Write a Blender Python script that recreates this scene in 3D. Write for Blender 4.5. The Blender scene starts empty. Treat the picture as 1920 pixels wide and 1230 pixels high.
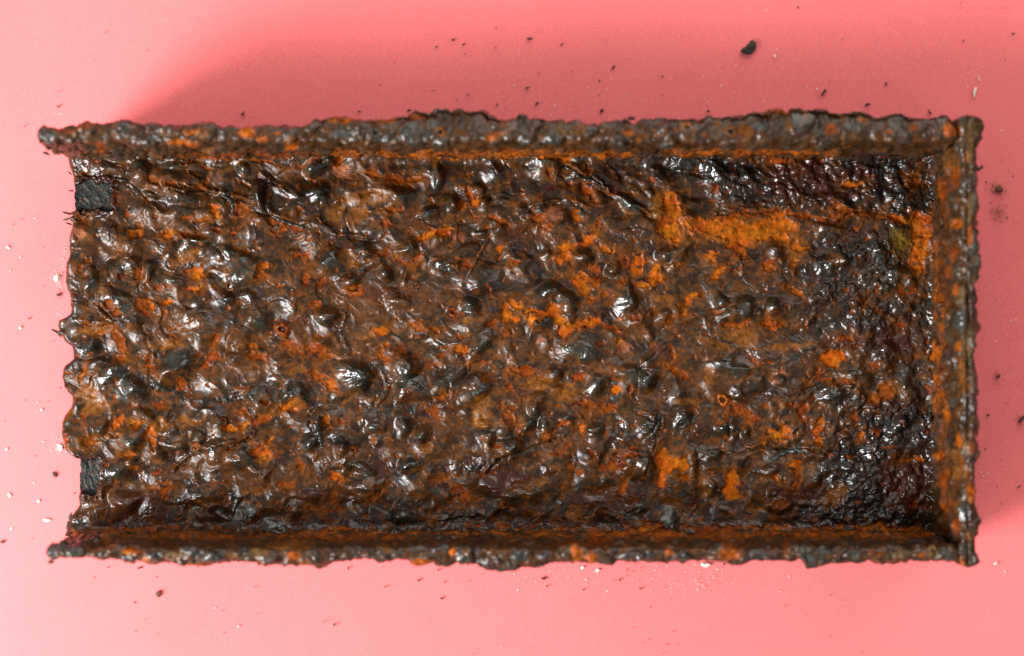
import bpy, math, random
import numpy as np

# ------------------------------------------------------------------ camera, world, light
sc = bpy.context.scene
col = sc.collection
S0 = 0.12e-3            # metres per photo pixel on the web's surface
ZW = 0.016              # height of the web's surface above the paper
DW = 0.40               # camera to web
H = ZW + DW             # camera height
ZR = 0.040              # height of the flange rims


def kz(z):
    return S0 * (H - z) / DW


def at(px, py, z=0.0):
    k = kz(z)
    return ((px - 960.0) * k, (615.0 - py) * k, z)


cam_d = bpy.data.cameras.new('camera')
cam = bpy.data.objects.new('camera', cam_d)
col.objects.link(cam)
cam.location = (0, 0, H)
cam_d.sensor_width = 36.0
cam_d.lens = 36.0 * DW / (1920 * S0)
cam_d.clip_start = 0.01
cam_d.clip_end = 50
cam_d.dof.use_dof = True
cam_d.dof.focus_distance = DW + 0.003
cam_d.dof.aperture_fstop = 6.0
sc.camera = cam

w = bpy.data.worlds.new('World')
sc.world = w
w.use_nodes = True
bg = w.node_tree.nodes['Background']
bg.inputs['Color'].default_value = (1.0, 0.985, 0.96, 1)
bg.inputs['Strength'].default_value = 0.46

from mathutils import Vector
LP = Vector((-0.382, -0.198, 0.312))
for nm, pos, sx, sy, en, colr in (('window_light', LP, 0.17, 0.28, 6.2, (0.975, 0.99, 1.0)),
                                  ('window_surround_light', LP * 1.12 + Vector((0.0, -0.03, 0.03)), 0.70, 0.66, 3.3, (1.0, 0.985, 0.96)),
                                  ('bounce_fill_light', Vector((0.25, 0.66, 0.42)), 0.9, 0.9, 6.4, (1.0, 0.95, 0.90))):  # last one: added fill lamp standing in for room bounce, lifts the paper's shadows
    ld = bpy.data.lights.new(nm, 'AREA')
    ld.shape = 'RECTANGLE'
    ld.size, ld.size_y = sx, sy
    ld.energy = en
    ld.color = colr
    lo = bpy.data.objects.new(nm, ld)
    col.objects.link(lo)
    lo.location = pos
    lo.rotation_euler = (Vector((0.0, 0.0, 0.01)) - pos).to_track_quat('-Z', 'Y').to_euler()

sc.view_settings.view_transform = 'Standard'
sc.view_settings.look = 'None'
sc.view_settings.exposure = 0.0
sc.view_settings.gamma = 1.0
sc.render.film_transparent = False
sc.cycles.max_bounces = 6

# ------------------------------------------------------------------ noise
_rng = np.random.default_rng(11)
PERM = np.concatenate([_rng.permutation(256)] * 3).astype(np.int32)
ANG = _rng.random(256) * 2 * np.pi
GX, GY = np.cos(ANG), np.sin(ANG)
G3 = _rng.normal(size=(256, 3))
G3 /= np.linalg.norm(G3, axis=1)[:, None]
RND = _rng.random(768)


def perlin2(x, y, seed=0):
    xi = np.floor(x).astype(np.int32)
    yi = np.floor(y).astype(np.int32)
    xf, yf = x - xi, y - yi
    u = xf * xf * xf * (xf * (xf * 6 - 15) + 10)
    v = yf * yf * yf * (yf * (yf * 6 - 15) + 10)

    def g(ix, iy, dx, dy):
        h = PERM[(PERM[(ix + seed) & 255] + iy) & 255]
        return GX[h] * dx + GY[h] * dy
    a = g(xi, yi, xf, yf)
    b = g(xi + 1, yi, xf - 1, yf)
    c = g(xi, yi + 1, xf, yf - 1)
    d = g(xi + 1, yi + 1, xf - 1, yf - 1)
    a += u * (b - a)
    c += u * (d - c)
    return 1.45 * (a + v * (c - a))


def fbm2(x, y, o=3, seed=0, gain=0.5):
    r, a, f, n = 0.0, 1.0, 1.0, 0.0
    for i in range(o):
        r = r + a * perlin2(x * f, y * f, seed + 17 * i)
        n += a
        a *= gain
        f *= 2.03
    return r / n


def ridge2(x, y, o=3, seed=0):
    r, a, f, n = 0.0, 1.0, 1.0, 0.0
    for i in range(o):
        q = 1 - np.abs(perlin2(x * f, y * f, seed + 31 * i)) * 1.6
        r = r + a * q * q
        n += a
        a *= 0.5
        f *= 2.1
    return r / n


def perlin3(x, y, z, seed=0):
    xi, yi, zi = (np.floor(q).astype(np.int32) for q in (x, y, z))
    xf, yf, zf = x - xi, y - yi, z - zi
    u, v, ww = (q * q * q * (q * (q * 6 - 15) + 10) for q in (xf, yf, zf))
    out = []
    for dz in (0, 1):
        row = []
        for dy in (0, 1):
            pr = []
            for dx in (0, 1):
                h = PERM[(PERM[(PERM[(xi + dx + seed) & 255] + yi + dy) & 255] + zi + dz) & 255]
                g = G3[h]
                pr.append(g[..., 0] * (xf - dx) + g[..., 1] * (yf - dy) + g[..., 2] * (zf - dz))
            row.append(pr[0] + u * (pr[1] - pr[0]))
        out.append(row[0] + v * (row[1] - row[0]))
    return 1.3 * (out[0] + ww * (out[1] - out[0]))


def fbm3(x, y, z, o=3, seed=0):
    r, a, f, n = 0.0, 1.0, 1.0, 0.0
    for i in range(o):
        r = r + a * perlin3(x * f, y * f, z * f, seed + 13 * i)
        n += a
        a *= 0.5
        f *= 2.03
    return r / n


def cells2(x, y, seed=0):
    """distance to the nearest scattered centre and that centre's own random number"""
    xi, yi = np.floor(x).astype(np.int32), np.floor(y).astype(np.int32)
    best = np.full(x.shape, 9.0)
    rid = np.zeros(x.shape)
    for dx in (-1, 0, 1):
        for dy in (-1, 0, 1):
            h = PERM[(PERM[(xi + dx + seed) & 255] + yi + dy) & 255]
            cx, cy = xi + dx + RND[h], yi + dy + RND[h + 256]
            d = np.hypot(x - cx, y - cy)
            m = d < best
            best = np.where(m, d, best)
            rid = np.where(m, RND[h + 300], rid)
    return best, rid


def cells3(x, y, z, seed=0):
    xi, yi, zi = (np.floor(q).astype(np.int32) for q in (x, y, z))
    best = np.full(x.shape, 9.0)
    rid = np.zeros(x.shape)
    for dx in (-1, 0, 1):
        for dy in (-1, 0, 1):
            for dz in (-1, 0, 1):
                h = PERM[(PERM[(PERM[(xi + dx + seed) & 255] + yi + dy) & 255] + zi + dz) & 255]
                d = np.sqrt((x - xi - dx - RND[h]) ** 2 + (y - yi - dy - RND[h + 256]) ** 2 + (z - zi - dz - RND[h + 150]) ** 2)
                m = d < best
                best = np.where(m, d, best)
                rid = np.where(m, RND[h + 300], rid)
    return best, rid


def sm(a, b, x):
    t = np.clip((x - a) / (b - a), 0, 1)
    return t * t * (3 - 2 * t)


def bubble(d, r):
    return np.sqrt(np.clip(1 - (d / r) ** 2, 0, 1))


# ------------------------------------------------------------------ what the photograph shows on the beam (photo pixels)
# colours of the rust: linear base colours
PAL = {
    'b': (0.255, 0.056, 0.003), 'B': (0.30, 0.066, 0.003), 'r': (0.150, 0.030, 0.003), 'o': (0.135, 0.044, 0.006),
    'd': (0.042, 0.010, 0.003), 's': (0.080, 0.026, 0.006), 'y': (0.12, 0.075, 0.008), 'p': (0.22, 0.075, 0.032),
    't': (0.085, 0.048, 0.015), 'g': (0.030, 0.033, 0.029), 'k': (0.012, 0.012, 0.013), 'w': (0.030, 0.024, 0.018),
}
BROWN = np.array((0.029, 0.0132, 0.0046))
GREEN = np.array((0.019, 0.0195, 0.0125))
PURPLE = np.array((0.042, 0.0205, 0.0095))
STAIN = np.array((0.085, 0.0245, 0.0030))
BLACK = np.array((0.009, 0.0080, 0.0072))

# (x, y, radius x, radius y, turn in degrees, colour key)
F = []


def f(key, *rows):
    for r in rows:
        F.append((r[0], r[1], r[2], r[3], r[4] if len(r) > 4 else 0, key))


f('s', (300, 345, 50, 20, 20), (150, 440, 26, 18, 20), (540, 325, 30, 16), (720, 340, 26, 14), (460, 690, 46, 16), (380, 870, 70, 16, -15),
  (850, 850, 40, 14, -10), (905, 380, 12, 9), (820, 620, 22, 9, 20), (490, 580, 26, 16), (580, 640, 60, 20), (690, 570, 70, 40), (780, 560, 60, 30),
  (960, 640, 60, 14, 10), (1000, 660, 50, 20), (1085, 815, 18, 8), (740, 845, 18, 10), (1330, 660, 40, 14), (1240, 590, 50, 30),
  (300, 410, 40, 20), (220, 470, 60, 14), (330, 610, 60, 30), (430, 640, 50, 24), (640, 850, 60, 14), (1000, 730, 60, 30), (1180, 620, 50, 20),
  (900, 600, 40, 14), (1330, 720, 40, 30), (560, 620, 30, 30), (500, 900, 80, 20, -10), (230, 925, 50, 20), (960, 560, 40, 10), (1130, 690, 40, 14),
  (680, 640, 30, 30), (830, 800, 50, 20), (1060, 830, 60, 14))
f('o', (690, 370, 50, 14, -5), (632, 390, 13, 11), (625, 405, 15, 20, 10), (672, 402, 22, 14, -15), (895, 485, 24, 5, -60), (350, 480, 28, 12, -25),
  (175, 617, 28, 10, -15), (315, 648, 40, 8), (165, 740, 24, 22, 20), (700, 624, 26, 7, -20), (885, 600, 20, 7, -10), (885, 685, 20, 10, 10),
  (905, 755, 20, 15, -20), (1010, 720, 27, 12), (1060, 735, 26, 16, -20), (1240, 558, 24, 7, 10), (1290, 752, 26, 7), (1400, 635, 22, 20),
  (1385, 630, 30, 9), (1330, 700, 9, 18), (175, 767, 20, 12), (310, 795, 18, 12), (345, 792, 24, 10), (475, 920, 25, 8), (800, 840, 13, 11),
  (900, 785, 19, 20), (1000, 905, 30, 9, -10), (1080, 960, 18, 15), (1325, 925, 10, 8), (1565, 930, 28, 15, -40), (1420, 955, 20, 5),
  (655, 485, 22, 14, 45), (1475, 650, 60, 6, -5), (555, 695, 22, 6), (1345, 645, 40, 5, 20), (560, 755, 12, 14))
f('d', (175, 490, 8, 12), (490, 340, 12, 20), (980, 440, 34, 14), (968, 328, 16, 9), (1030, 350, 14, 5), (1500, 320, 70, 25), (1610, 325, 14, 14),
  (1460, 305, 30, 10), (400, 555, 22, 7), (575, 602, 18, 11), (770, 735, 25, 10), (440, 790, 12, 10), (715, 880, 17, 18), (1240, 735, 20, 6, -30),
  (1240, 657, 20, 15), (700, 545, 50, 16), (1580, 640, 50, 16), (1690, 640, 40, 40), (1480, 360, 40, 20, 30), (1560, 345, 50, 30),
  (1700, 900, 50, 60), (1500, 920, 60, 20), (600, 930, 60, 14), (940, 900, 60, 24), (1130, 940, 60, 20), (250, 950, 60, 30), (210, 400, 12, 40))
f('y', (1685, 452, 18, 24))
f('p', (150, 437, 16, 9, 20), (1045, 400, 17, 14), (862, 448, 12, 9), (1290, 425, 22, 15, 30), (640, 320, 16, 14, 30), (585, 300, 14, 9),
  (1170, 650, 9, 12, 45), (1015, 640, 8, 5), (1160, 600, 12, 4))
f('r', (290, 340, 14, 8, 20), (325, 348, 16, 5, 15), (388, 338, 5, 7), (379, 352, 6, 5), (375, 415, 15, 5, -20), (453, 392, 15, 13, 20),
  (352, 440, 9, 5), (370, 440, 15, 4), (408, 432, 9, 6, 40), (441, 433, 15, 5, -45), (513, 418, 15, 6, 15), (516, 430, 8, 6), (258, 514, 7, 12),
  (152, 506, 6, 8), (228, 517, 4, 7), (490, 518, 10, 6), (490, 300, 30, 5, 10), (352, 305, 9, 3),
  (700, 325, 14, 9), (745, 335, 22, 9, 10), (770, 337, 28, 6, -8), (722, 420, 9, 12), (742, 392, 16, 6, 10), (535, 428, 12, 5, -30),
  (555, 428, 14, 5, 15), (560, 482, 17, 8, 30), (574, 478, 6, 6), (618, 457, 5, 3), (720, 476, 11, 7, -30), (745, 487, 12, 5, 25),
  (764, 497, 18, 4), (783, 480, 14, 5, -40), (572, 520, 11, 10), (875, 497, 8, 9), (1030, 325, 7, 8), (1100, 358, 20, 8, 45), (1110, 372, 10, 8, 45),
  (1068, 345, 6, 6), (1010, 410, 18, 8), (1025, 425, 10, 9), (1118, 425, 6, 14, 30), (1110, 438, 9, 4), (935, 414, 22, 5, 12), (1170, 488, 10, 10),
  (1110, 528, 14, 8), (1115, 507, 12, 10), (962, 490, 10, 6), (1265, 465, 8, 6), (1270, 497, 8, 6), (1541, 302, 8, 6), (1460, 302, 25, 6, 5),
  (1715, 340, 10, 14, 30), (1405, 400, 18, 4, -15), (1570, 393, 15, 8, 20), (1585, 407, 12, 6, -20), (1545, 414, 12, 4, -15), (1650, 405, 30, 6, 15),
  (1368, 492, 8, 3), (1370, 505, 10, 4), (1440, 500, 14, 12, 20), (265, 575, 13, 18, -30), (310, 588, 4, 5), (205, 570, 12, 8, 40), (220, 585, 8, 6),
  (222, 640, 9, 26, -25), (228, 672, 10, 8), (326, 632, 7, 4), (325, 616, 8, 4, -20), (402, 640, 6, 12, 25), (345, 725, 14, 9, 20), (338, 718, 8, 9),
  (400, 670, 14, 9, -30), (385, 685, 10, 6, -30), (480, 668, 22, 8, 15), (475, 650, 10, 7, 45), (280, 685, 8, 17, -20), (297, 760, 10, 8),
  (500, 755, 8, 6), (155, 700, 4, 20, 20), (590, 572, 14, 8, 10), (570, 527, 10, 8), (605, 528, 10, 8), (850, 583, 7, 8), (720, 670, 12, 13, 20),
  (750, 655, 16, 5, 10), (780, 668, 10, 6, 40), (782, 612, 14, 6, 30), (815, 620, 12, 6, 20), (862, 633, 8, 7), (812, 682, 9, 4, 15),
  (545, 645, 18, 8, 15), (580, 655, 34, 9, -5), (605, 665, 20, 8, 10), (600, 708, 26, 9, 30), (830, 748, 9, 7, -20), (910, 705, 8, 5),
  (925, 607, 10, 6), (947, 628, 8, 8), (1115, 602, 14, 5), (1115, 530, 10, 13), (1133, 553, 7, 8), (1108, 560, 8, 10, 30), (1190, 595, 10, 6),
  (1165, 527, 12, 4), (1255, 600, 7, 12), (1145, 615, 20, 5, 30), (1262, 662, 6, 14), (1265, 695, 25, 6, 25), (1285, 710, 8, 8), (980, 695, 25, 9, 10),
  (1085, 705, 14, 8, -20), (955, 728, 14, 6, 45), (1180, 730, 4, 8), (1100, 760, 30, 7), (960, 765, 10, 6), (1465, 612, 12, 4), (1380, 610, 30, 7),
  (1585, 635, 14, 6), (1520, 712, 12, 6, -30), (1545, 712, 14, 4), (1590, 716, 14, 5, 25), (1535, 700, 6, 6), (1375, 762, 20, 5, 15),
  (1690, 610, 12, 5), (1700, 545, 20, 7), (1480, 760, 14, 5), (1635, 685, 6, 6), (240, 852, 16, 7), (165, 830, 14, 10, 20), (155, 780, 6, 6),
  (125, 775, 6, 8), (127, 822, 6, 10), (365, 833, 9, 7), (490, 785, 20, 8, -20), (450, 770, 12, 5), (432, 842, 5, 4), (295, 889, 8, 4),
  (310, 920, 10, 7, -40), (290, 915, 12, 5), (565, 875, 5, 18, -15), (638, 785, 5, 4), (815, 772, 10, 8), (625, 930, 8, 12), (700, 935, 10, 5, -30),
  (860, 915, 18, 8, 20), (870, 935, 14, 9, 10), (825, 900, 18, 4), (535, 910, 18, 6), (710, 920, 8, 15), (600, 955, 30, 4), (955, 785, 12, 14, -30),
  (975, 808, 6, 14, 15), (930, 833, 12, 5), (1030, 815, 14, 4, -20), (1140, 765, 20, 7, -10), (1045, 850, 12, 5, -10), (1065, 835, 6, 6),
  (1150, 872, 25, 8, -15), (1175, 855, 30, 5, -5), (1110, 855, 6, 14, -40), (1085, 885, 6, 5), (1015, 963, 6, 4), (945, 985, 14, 5),
  (1395, 775, 30, 8, 15), (1410, 787, 14, 9), (1430, 827, 6, 8, -30), (1505, 770, 9, 20, 15), (1600, 780, 6, 14, 10), (1583, 805, 5, 4),
  (1495, 892, 8, 11), (1490, 910, 9, 6), (1695, 865, 14, 4), (1710, 945, 14, 6, 20), (1660, 735, 17, 17, -30), (1640, 747, 12, 10), (1462, 945, 14, 11),
  (640, 790, 6, 5), (1440, 605, 20, 8), (850, 590, 6, 6))
f('b', (150, 408, 8, 8), (405, 397, 13, 12), (252, 438, 15, 10, 10), (315, 438, 12, 9), (370, 512, 12, 14, 20), (493, 502, 9, 11),
  (880, 362, 6, 14, -25), (888, 380, 6, 9), (866, 384, 7, 10), (792, 446, 10, 7, -20), (808, 437, 14, 6, -40), (830, 438, 13, 13), (840, 426, 9, 8),
  (1102, 322, 12, 6, -20), (1080, 404, 9, 11, 30), (1100, 452, 20, 8, -25), (1065, 465, 18, 10, -20), (1055, 485, 15, 9, -10), (1130, 465, 12, 6, 30),
  (1146, 472, 8, 5), (1197, 492, 11, 18, 10), (1192, 503, 13, 16), (1230, 510, 9, 14), (1233, 525, 10, 9), (1088, 522, 15, 13), (935, 467, 7, 5),
  (1255, 373, 16, 12), (1262, 393, 14, 18), (1250, 415, 12, 15), (1260, 440, 13, 14), (1310, 420, 14, 9),
  (1600, 347, 18, 6, 5), (1335, 425, 18, 8, -10), (1375, 425, 22, 16), (1385, 445, 20, 14), (1375, 462, 20, 8, -15), (1405, 435, 16, 12),
  (1450, 425, 30, 17), (1465, 406, 18, 9), (1460, 447, 18, 10), (1490, 460, 10, 12, 20), (1680, 410, 20, 7, 15), (1725, 445, 18, 32), (1720, 490, 14, 22),
  (1500, 468, 14, 4, -15), (1488, 495, 12, 6, -30), (1333, 480, 11, 12), (1345, 512, 14, 7, -40), (360, 540, 20, 6, -10), (365, 523, 10, 4),
  (282, 576, 6, 7), (279, 564, 6, 4), (312, 566, 11, 5, -10), (185, 625, 12, 5, -20), (170, 606, 4, 3), (664, 541, 13, 6, -8), (715, 622, 14, 6),
  (725, 645, 8, 5), (865, 657, 13, 9, 10), (622, 722, 14, 10, 40), (540, 765, 16, 9), (950, 585, 8, 17), (965, 570, 14, 7, 20), (948, 600, 10, 7),
  (995, 585, 14, 6), (985, 600, 12, 5, 15), (1005, 600, 14, 5, -30), (1035, 583, 16, 12), (1050, 600, 16, 11, 40), (1058, 618, 16, 11), (1050, 626, 12, 5),
  (1085, 608, 20, 5, -15), (1088, 532, 14, 13), (1095, 547, 10, 8), (1225, 525, 13, 12), (1205, 535, 14, 6, 20), (1285, 570, 15, 9, -45),
  (1298, 555, 12, 7, -20), (1278, 585, 8, 9), (1160, 640, 8, 8), (1488, 545, 14, 7, 20), (1438, 603, 9, 8), (1447, 613, 12, 5, 20), (1620, 568, 7, 6),
  (1567, 716, 6, 5), (215, 795, 11, 9, -40), (228, 788, 6, 8), (253, 796, 12, 9, 20), (214, 817, 9, 5, 20), (284, 812, 8, 14, 10), (288, 835, 6, 13, -10),
  (430, 803, 15, 6, 10), (458, 800, 8, 10, 30), (490, 850, 18, 14, 15), (507, 826, 12, 5, -45), (612, 787, 7, 12, 10), (630, 895, 14, 9, 20),
  (640, 903, 14, 4), (1055, 795, 10, 5, -30), (1092, 803, 8, 8), (1168, 915, 7, 14, 10), (1360, 782, 5, 5), (1447, 810, 12, 9, 20),
  (1473, 808, 8, 14, -20), (1465, 820, 22, 8), (1535, 800, 8, 20, 25), (1533, 828, 9, 8), (1612, 818, 5, 6), (1490, 875, 16, 11, 20), (1455, 897, 9, 7),
  (1472, 903, 5, 6))
def chain(key, pts, r0, r1, wv=0.35, seed=1):
    g_ = random.Random(seed)
    for (ax, ay), (bx, by) in zip(pts[:-1], pts[1:]):
        L_ = math.hypot(bx - ax, by - ay)
        k_ = max(2, int(L_ / (1.1 * r0)))
        for q in range(k_):
            t = (q + 0.5) / k_
            R_ = r0 * (1 + g_.uniform(-wv, wv))
            F.append((ax + (bx - ax) * t + g_.uniform(-2, 2), ay + (by - ay) * t + g_.uniform(-2, 2), R_ * 1.35, R_ * r1, math.degrees(math.atan2(by - ay, bx - ax)), key))


chain('o', [(1245, 385), (1262, 440), (1330, 430), (1400, 438), (1470, 425), (1495, 465)], 22, 1.0, seed=2)
chain('b', [(1250, 372), (1262, 395), (1250, 425), (1268, 448)], 15, 1.0, seed=3)
chain('b', [(1285, 420), (1335, 428), (1375, 432), (1400, 440), (1440, 430), (1478, 425)], 16, 0.9, seed=4)
chain('b', [(1375, 440), (1385, 462)], 14, 1.0, seed=5)
chain('r', [(1325, 418), (1390, 402), (1450, 396), (1500, 402), (1548, 415), (1580, 400), (1620, 400), (1660, 408), (1695, 416), (1740, 410)], 7, 0.7, seed=6)
chain('b', [(1722, 412), (1730, 440), (1722, 470), (1722, 500)], 17, 0.9, seed=7)
chain('b', [(945, 572), (948, 596), (985, 602), (1010, 590), (1038, 585), (1055, 612), (1090, 610), (1118, 602)], 8, 0.8, seed=8)
f('B', (1560, 673, 24, 15, -10), (1245, 865, 16, 22), (1242, 900, 9, 18), (1270, 870, 22, 13, 20), (1285, 895, 14, 6, 10), (1372, 905, 14, 24),
  (1375, 930, 18, 9, -10), (1362, 917, 10, 10), (1152, 730, 11, 13))
# along the web's meeting with the flanges and the end plate
EDGE = []


def e(key, *rows):
    for r in rows:
        EDGE.append((r[0], r[1], r[2], r[3], r[4] if len(r) > 4 else 0, key))


e('b', (545, 289, 22, 4), (640, 300, 20, 7, -30), (720, 291, 30, 5, -5), (790, 291, 30, 8), (835, 294, 25, 7, 5), (905, 293, 12, 4), (955, 291, 25, 7, -15),
  (1000, 287, 30, 7, -5), (1040, 291, 34, 8), (1060, 300, 12, 7), (1120, 286, 30, 6), (1290, 280, 30, 4, 5), (1340, 288, 25, 4), (1420, 287, 25, 6),
  (1450, 285, 16, 8), (1500, 292, 20, 5, -20), (1530, 285, 20, 4, -20), (640, 995, 30, 8), (700, 1002, 50, 6), (890, 1000, 18, 6), (1000, 995, 60, 3, -3),
  (1080, 992, 50, 3), (1220, 982, 20, 8), (1215, 992, 40, 5), (1440, 990, 40, 5), (1575, 986, 8, 7), (1640, 988, 40, 6), (1700, 992, 30, 5),
  (1752, 668, 10, 12), (1762, 720, 7, 14), (1770, 750, 6, 18), (1725, 860, 8, 6), (1750, 700, 6, 10))
e('r', (250, 995, 80, 4, 2), (380, 999, 100, 4, 2), (300, 990, 50, 3), (480, 1000, 50, 4), (1310, 975, 8, 4), (1340, 990, 60, 5), (1530, 992, 40, 4),
  (400, 298, 30, 4), (450, 290, 30, 4), (700, 285, 40, 4), (1180, 290, 30, 4), (1745, 420, 10, 20), (1758, 520, 8, 20), (1755, 580, 8, 20), (1760, 800, 6, 20))

RIM = []


def rim(key, *rows):
    for r in rows:
        RIM.append((r[0], r[1], r[2], r[3], r[4] if len(r) > 4 else 0, key))


rim('o', (378, 252, 14, 12), (545, 263, 12, 6), (862, 249, 8, 8), (1400, 249, 15, 11), (198, 1010, 6, 10), (545, 1018, 40, 10), (570, 1052, 14, 6),
    (725, 1025, 10, 8), (1805, 725, 12, 15), (1788, 945, 8, 8), (1815, 1005, 9, 8), (1080, 250, 14, 8), (1780, 300, 10, 30), (1790, 870, 10, 30),
    (1797, 700, 8, 30), (1810, 905, 8, 30))
rim('t', (1818, 280, 8, 22), (1815, 400, 8, 36), (1820, 240, 18, 14), (1050, 248, 14, 8), (1085, 252, 12, 8), (1805, 835, 5, 20), (1800, 560, 6, 30),
    (1808, 640, 10, 40), (1750, 1035, 9, 8), (1690, 1035, 20, 8), (480, 1030, 20, 10), (330, 1035, 14, 8))
rim('r', (211, 259, 5, 4), (190, 281, 9, 4), (930, 255, 18, 6), (1560, 245, 10, 14), (1465, 209, 26, 6), (1230, 259, 10, 3), (1120, 1010, 26, 8),
    (1065, 1015, 20, 8), (1475, 1020, 8, 12), (1632, 1033, 6, 5), (1652, 1034, 7, 6), (1766, 358, 8, 22), (1787, 335, 6, 20), (1760, 560, 8, 10),
    (1797, 870, 4, 12), (1773, 950, 6, 12), (1785, 470, 5, 20), (1778, 510, 8, 14), (1770, 900, 8, 16), (1790, 980, 6, 20), (780, 222, 20, 5), (120, 245, 20, 5),
    (165, 240, 20, 5), (1710, 240, 14, 6), (1665, 250, 10, 5), (380, 1054, 20, 3))
rim('b', (355, 250, 16, 7), (345, 272, 30, 5), (463, 250, 16, 14), (490, 266, 14, 5), (520, 252, 7, 6), (548, 278, 10, 4), (645, 224, 30, 7), (725, 226, 18, 5),
    (920, 266, 12, 5), (1180, 254, 10, 6), (1197, 269, 8, 4), (1265, 245, 5, 5), (1320, 255, 6, 4), (1620, 223, 10, 4), (1783, 247, 14, 16),
    (250, 1030, 20, 7), (273, 1047, 8, 6), (550, 1038, 12, 10), (357, 1054, 10, 4), (790, 1054, 18, 4), (848, 1030, 6, 8), (1080, 1035, 14, 18),
    (1110, 1042, 12, 10), (1253, 1032, 10, 8), (1370, 1032, 20, 16), (1725, 1037, 9, 7), (1560, 1057, 12, 4), (1808, 295, 5, 12), (1790, 420, 7, 10),
    (1813, 440, 8, 18), (1790, 545, 4, 12), (1768, 600, 4, 24), (1795, 650, 5, 10), (1755, 665, 11, 16), (1758, 712, 9, 10), (1763, 738, 9, 9),
    (1771, 770, 6, 18), (1792, 825, 6, 14), (1817, 840, 8, 10), (1760, 855, 7, 8), (1820, 925, 10, 16), (1797, 1055, 6, 8))
rim('g', (90, 258, 18, 16), (285, 262, 8, 6), (415, 250, 10, 10), (545, 250, 12, 10), (640, 255, 20, 10), (715, 265, 30, 8), (755, 250, 8, 8), (1600, 240, 16, 8),
    (1425, 240, 12, 9), (1500, 246, 8, 8), (100, 1035, 14, 16), (290, 1040, 16, 10), (370, 1035, 12, 8), (410, 1035, 10, 10), (460, 1025, 10, 12),
    (975, 1040, 14, 12), (1210, 1040, 16, 10), (1420, 1035, 16, 14), (1515, 1043, 14, 12), (1548, 1030, 12, 10), (1602, 1040, 10, 12), (1800, 600, 6, 30),
    (1808, 760, 6, 30), (1822, 470, 8, 20))

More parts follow.
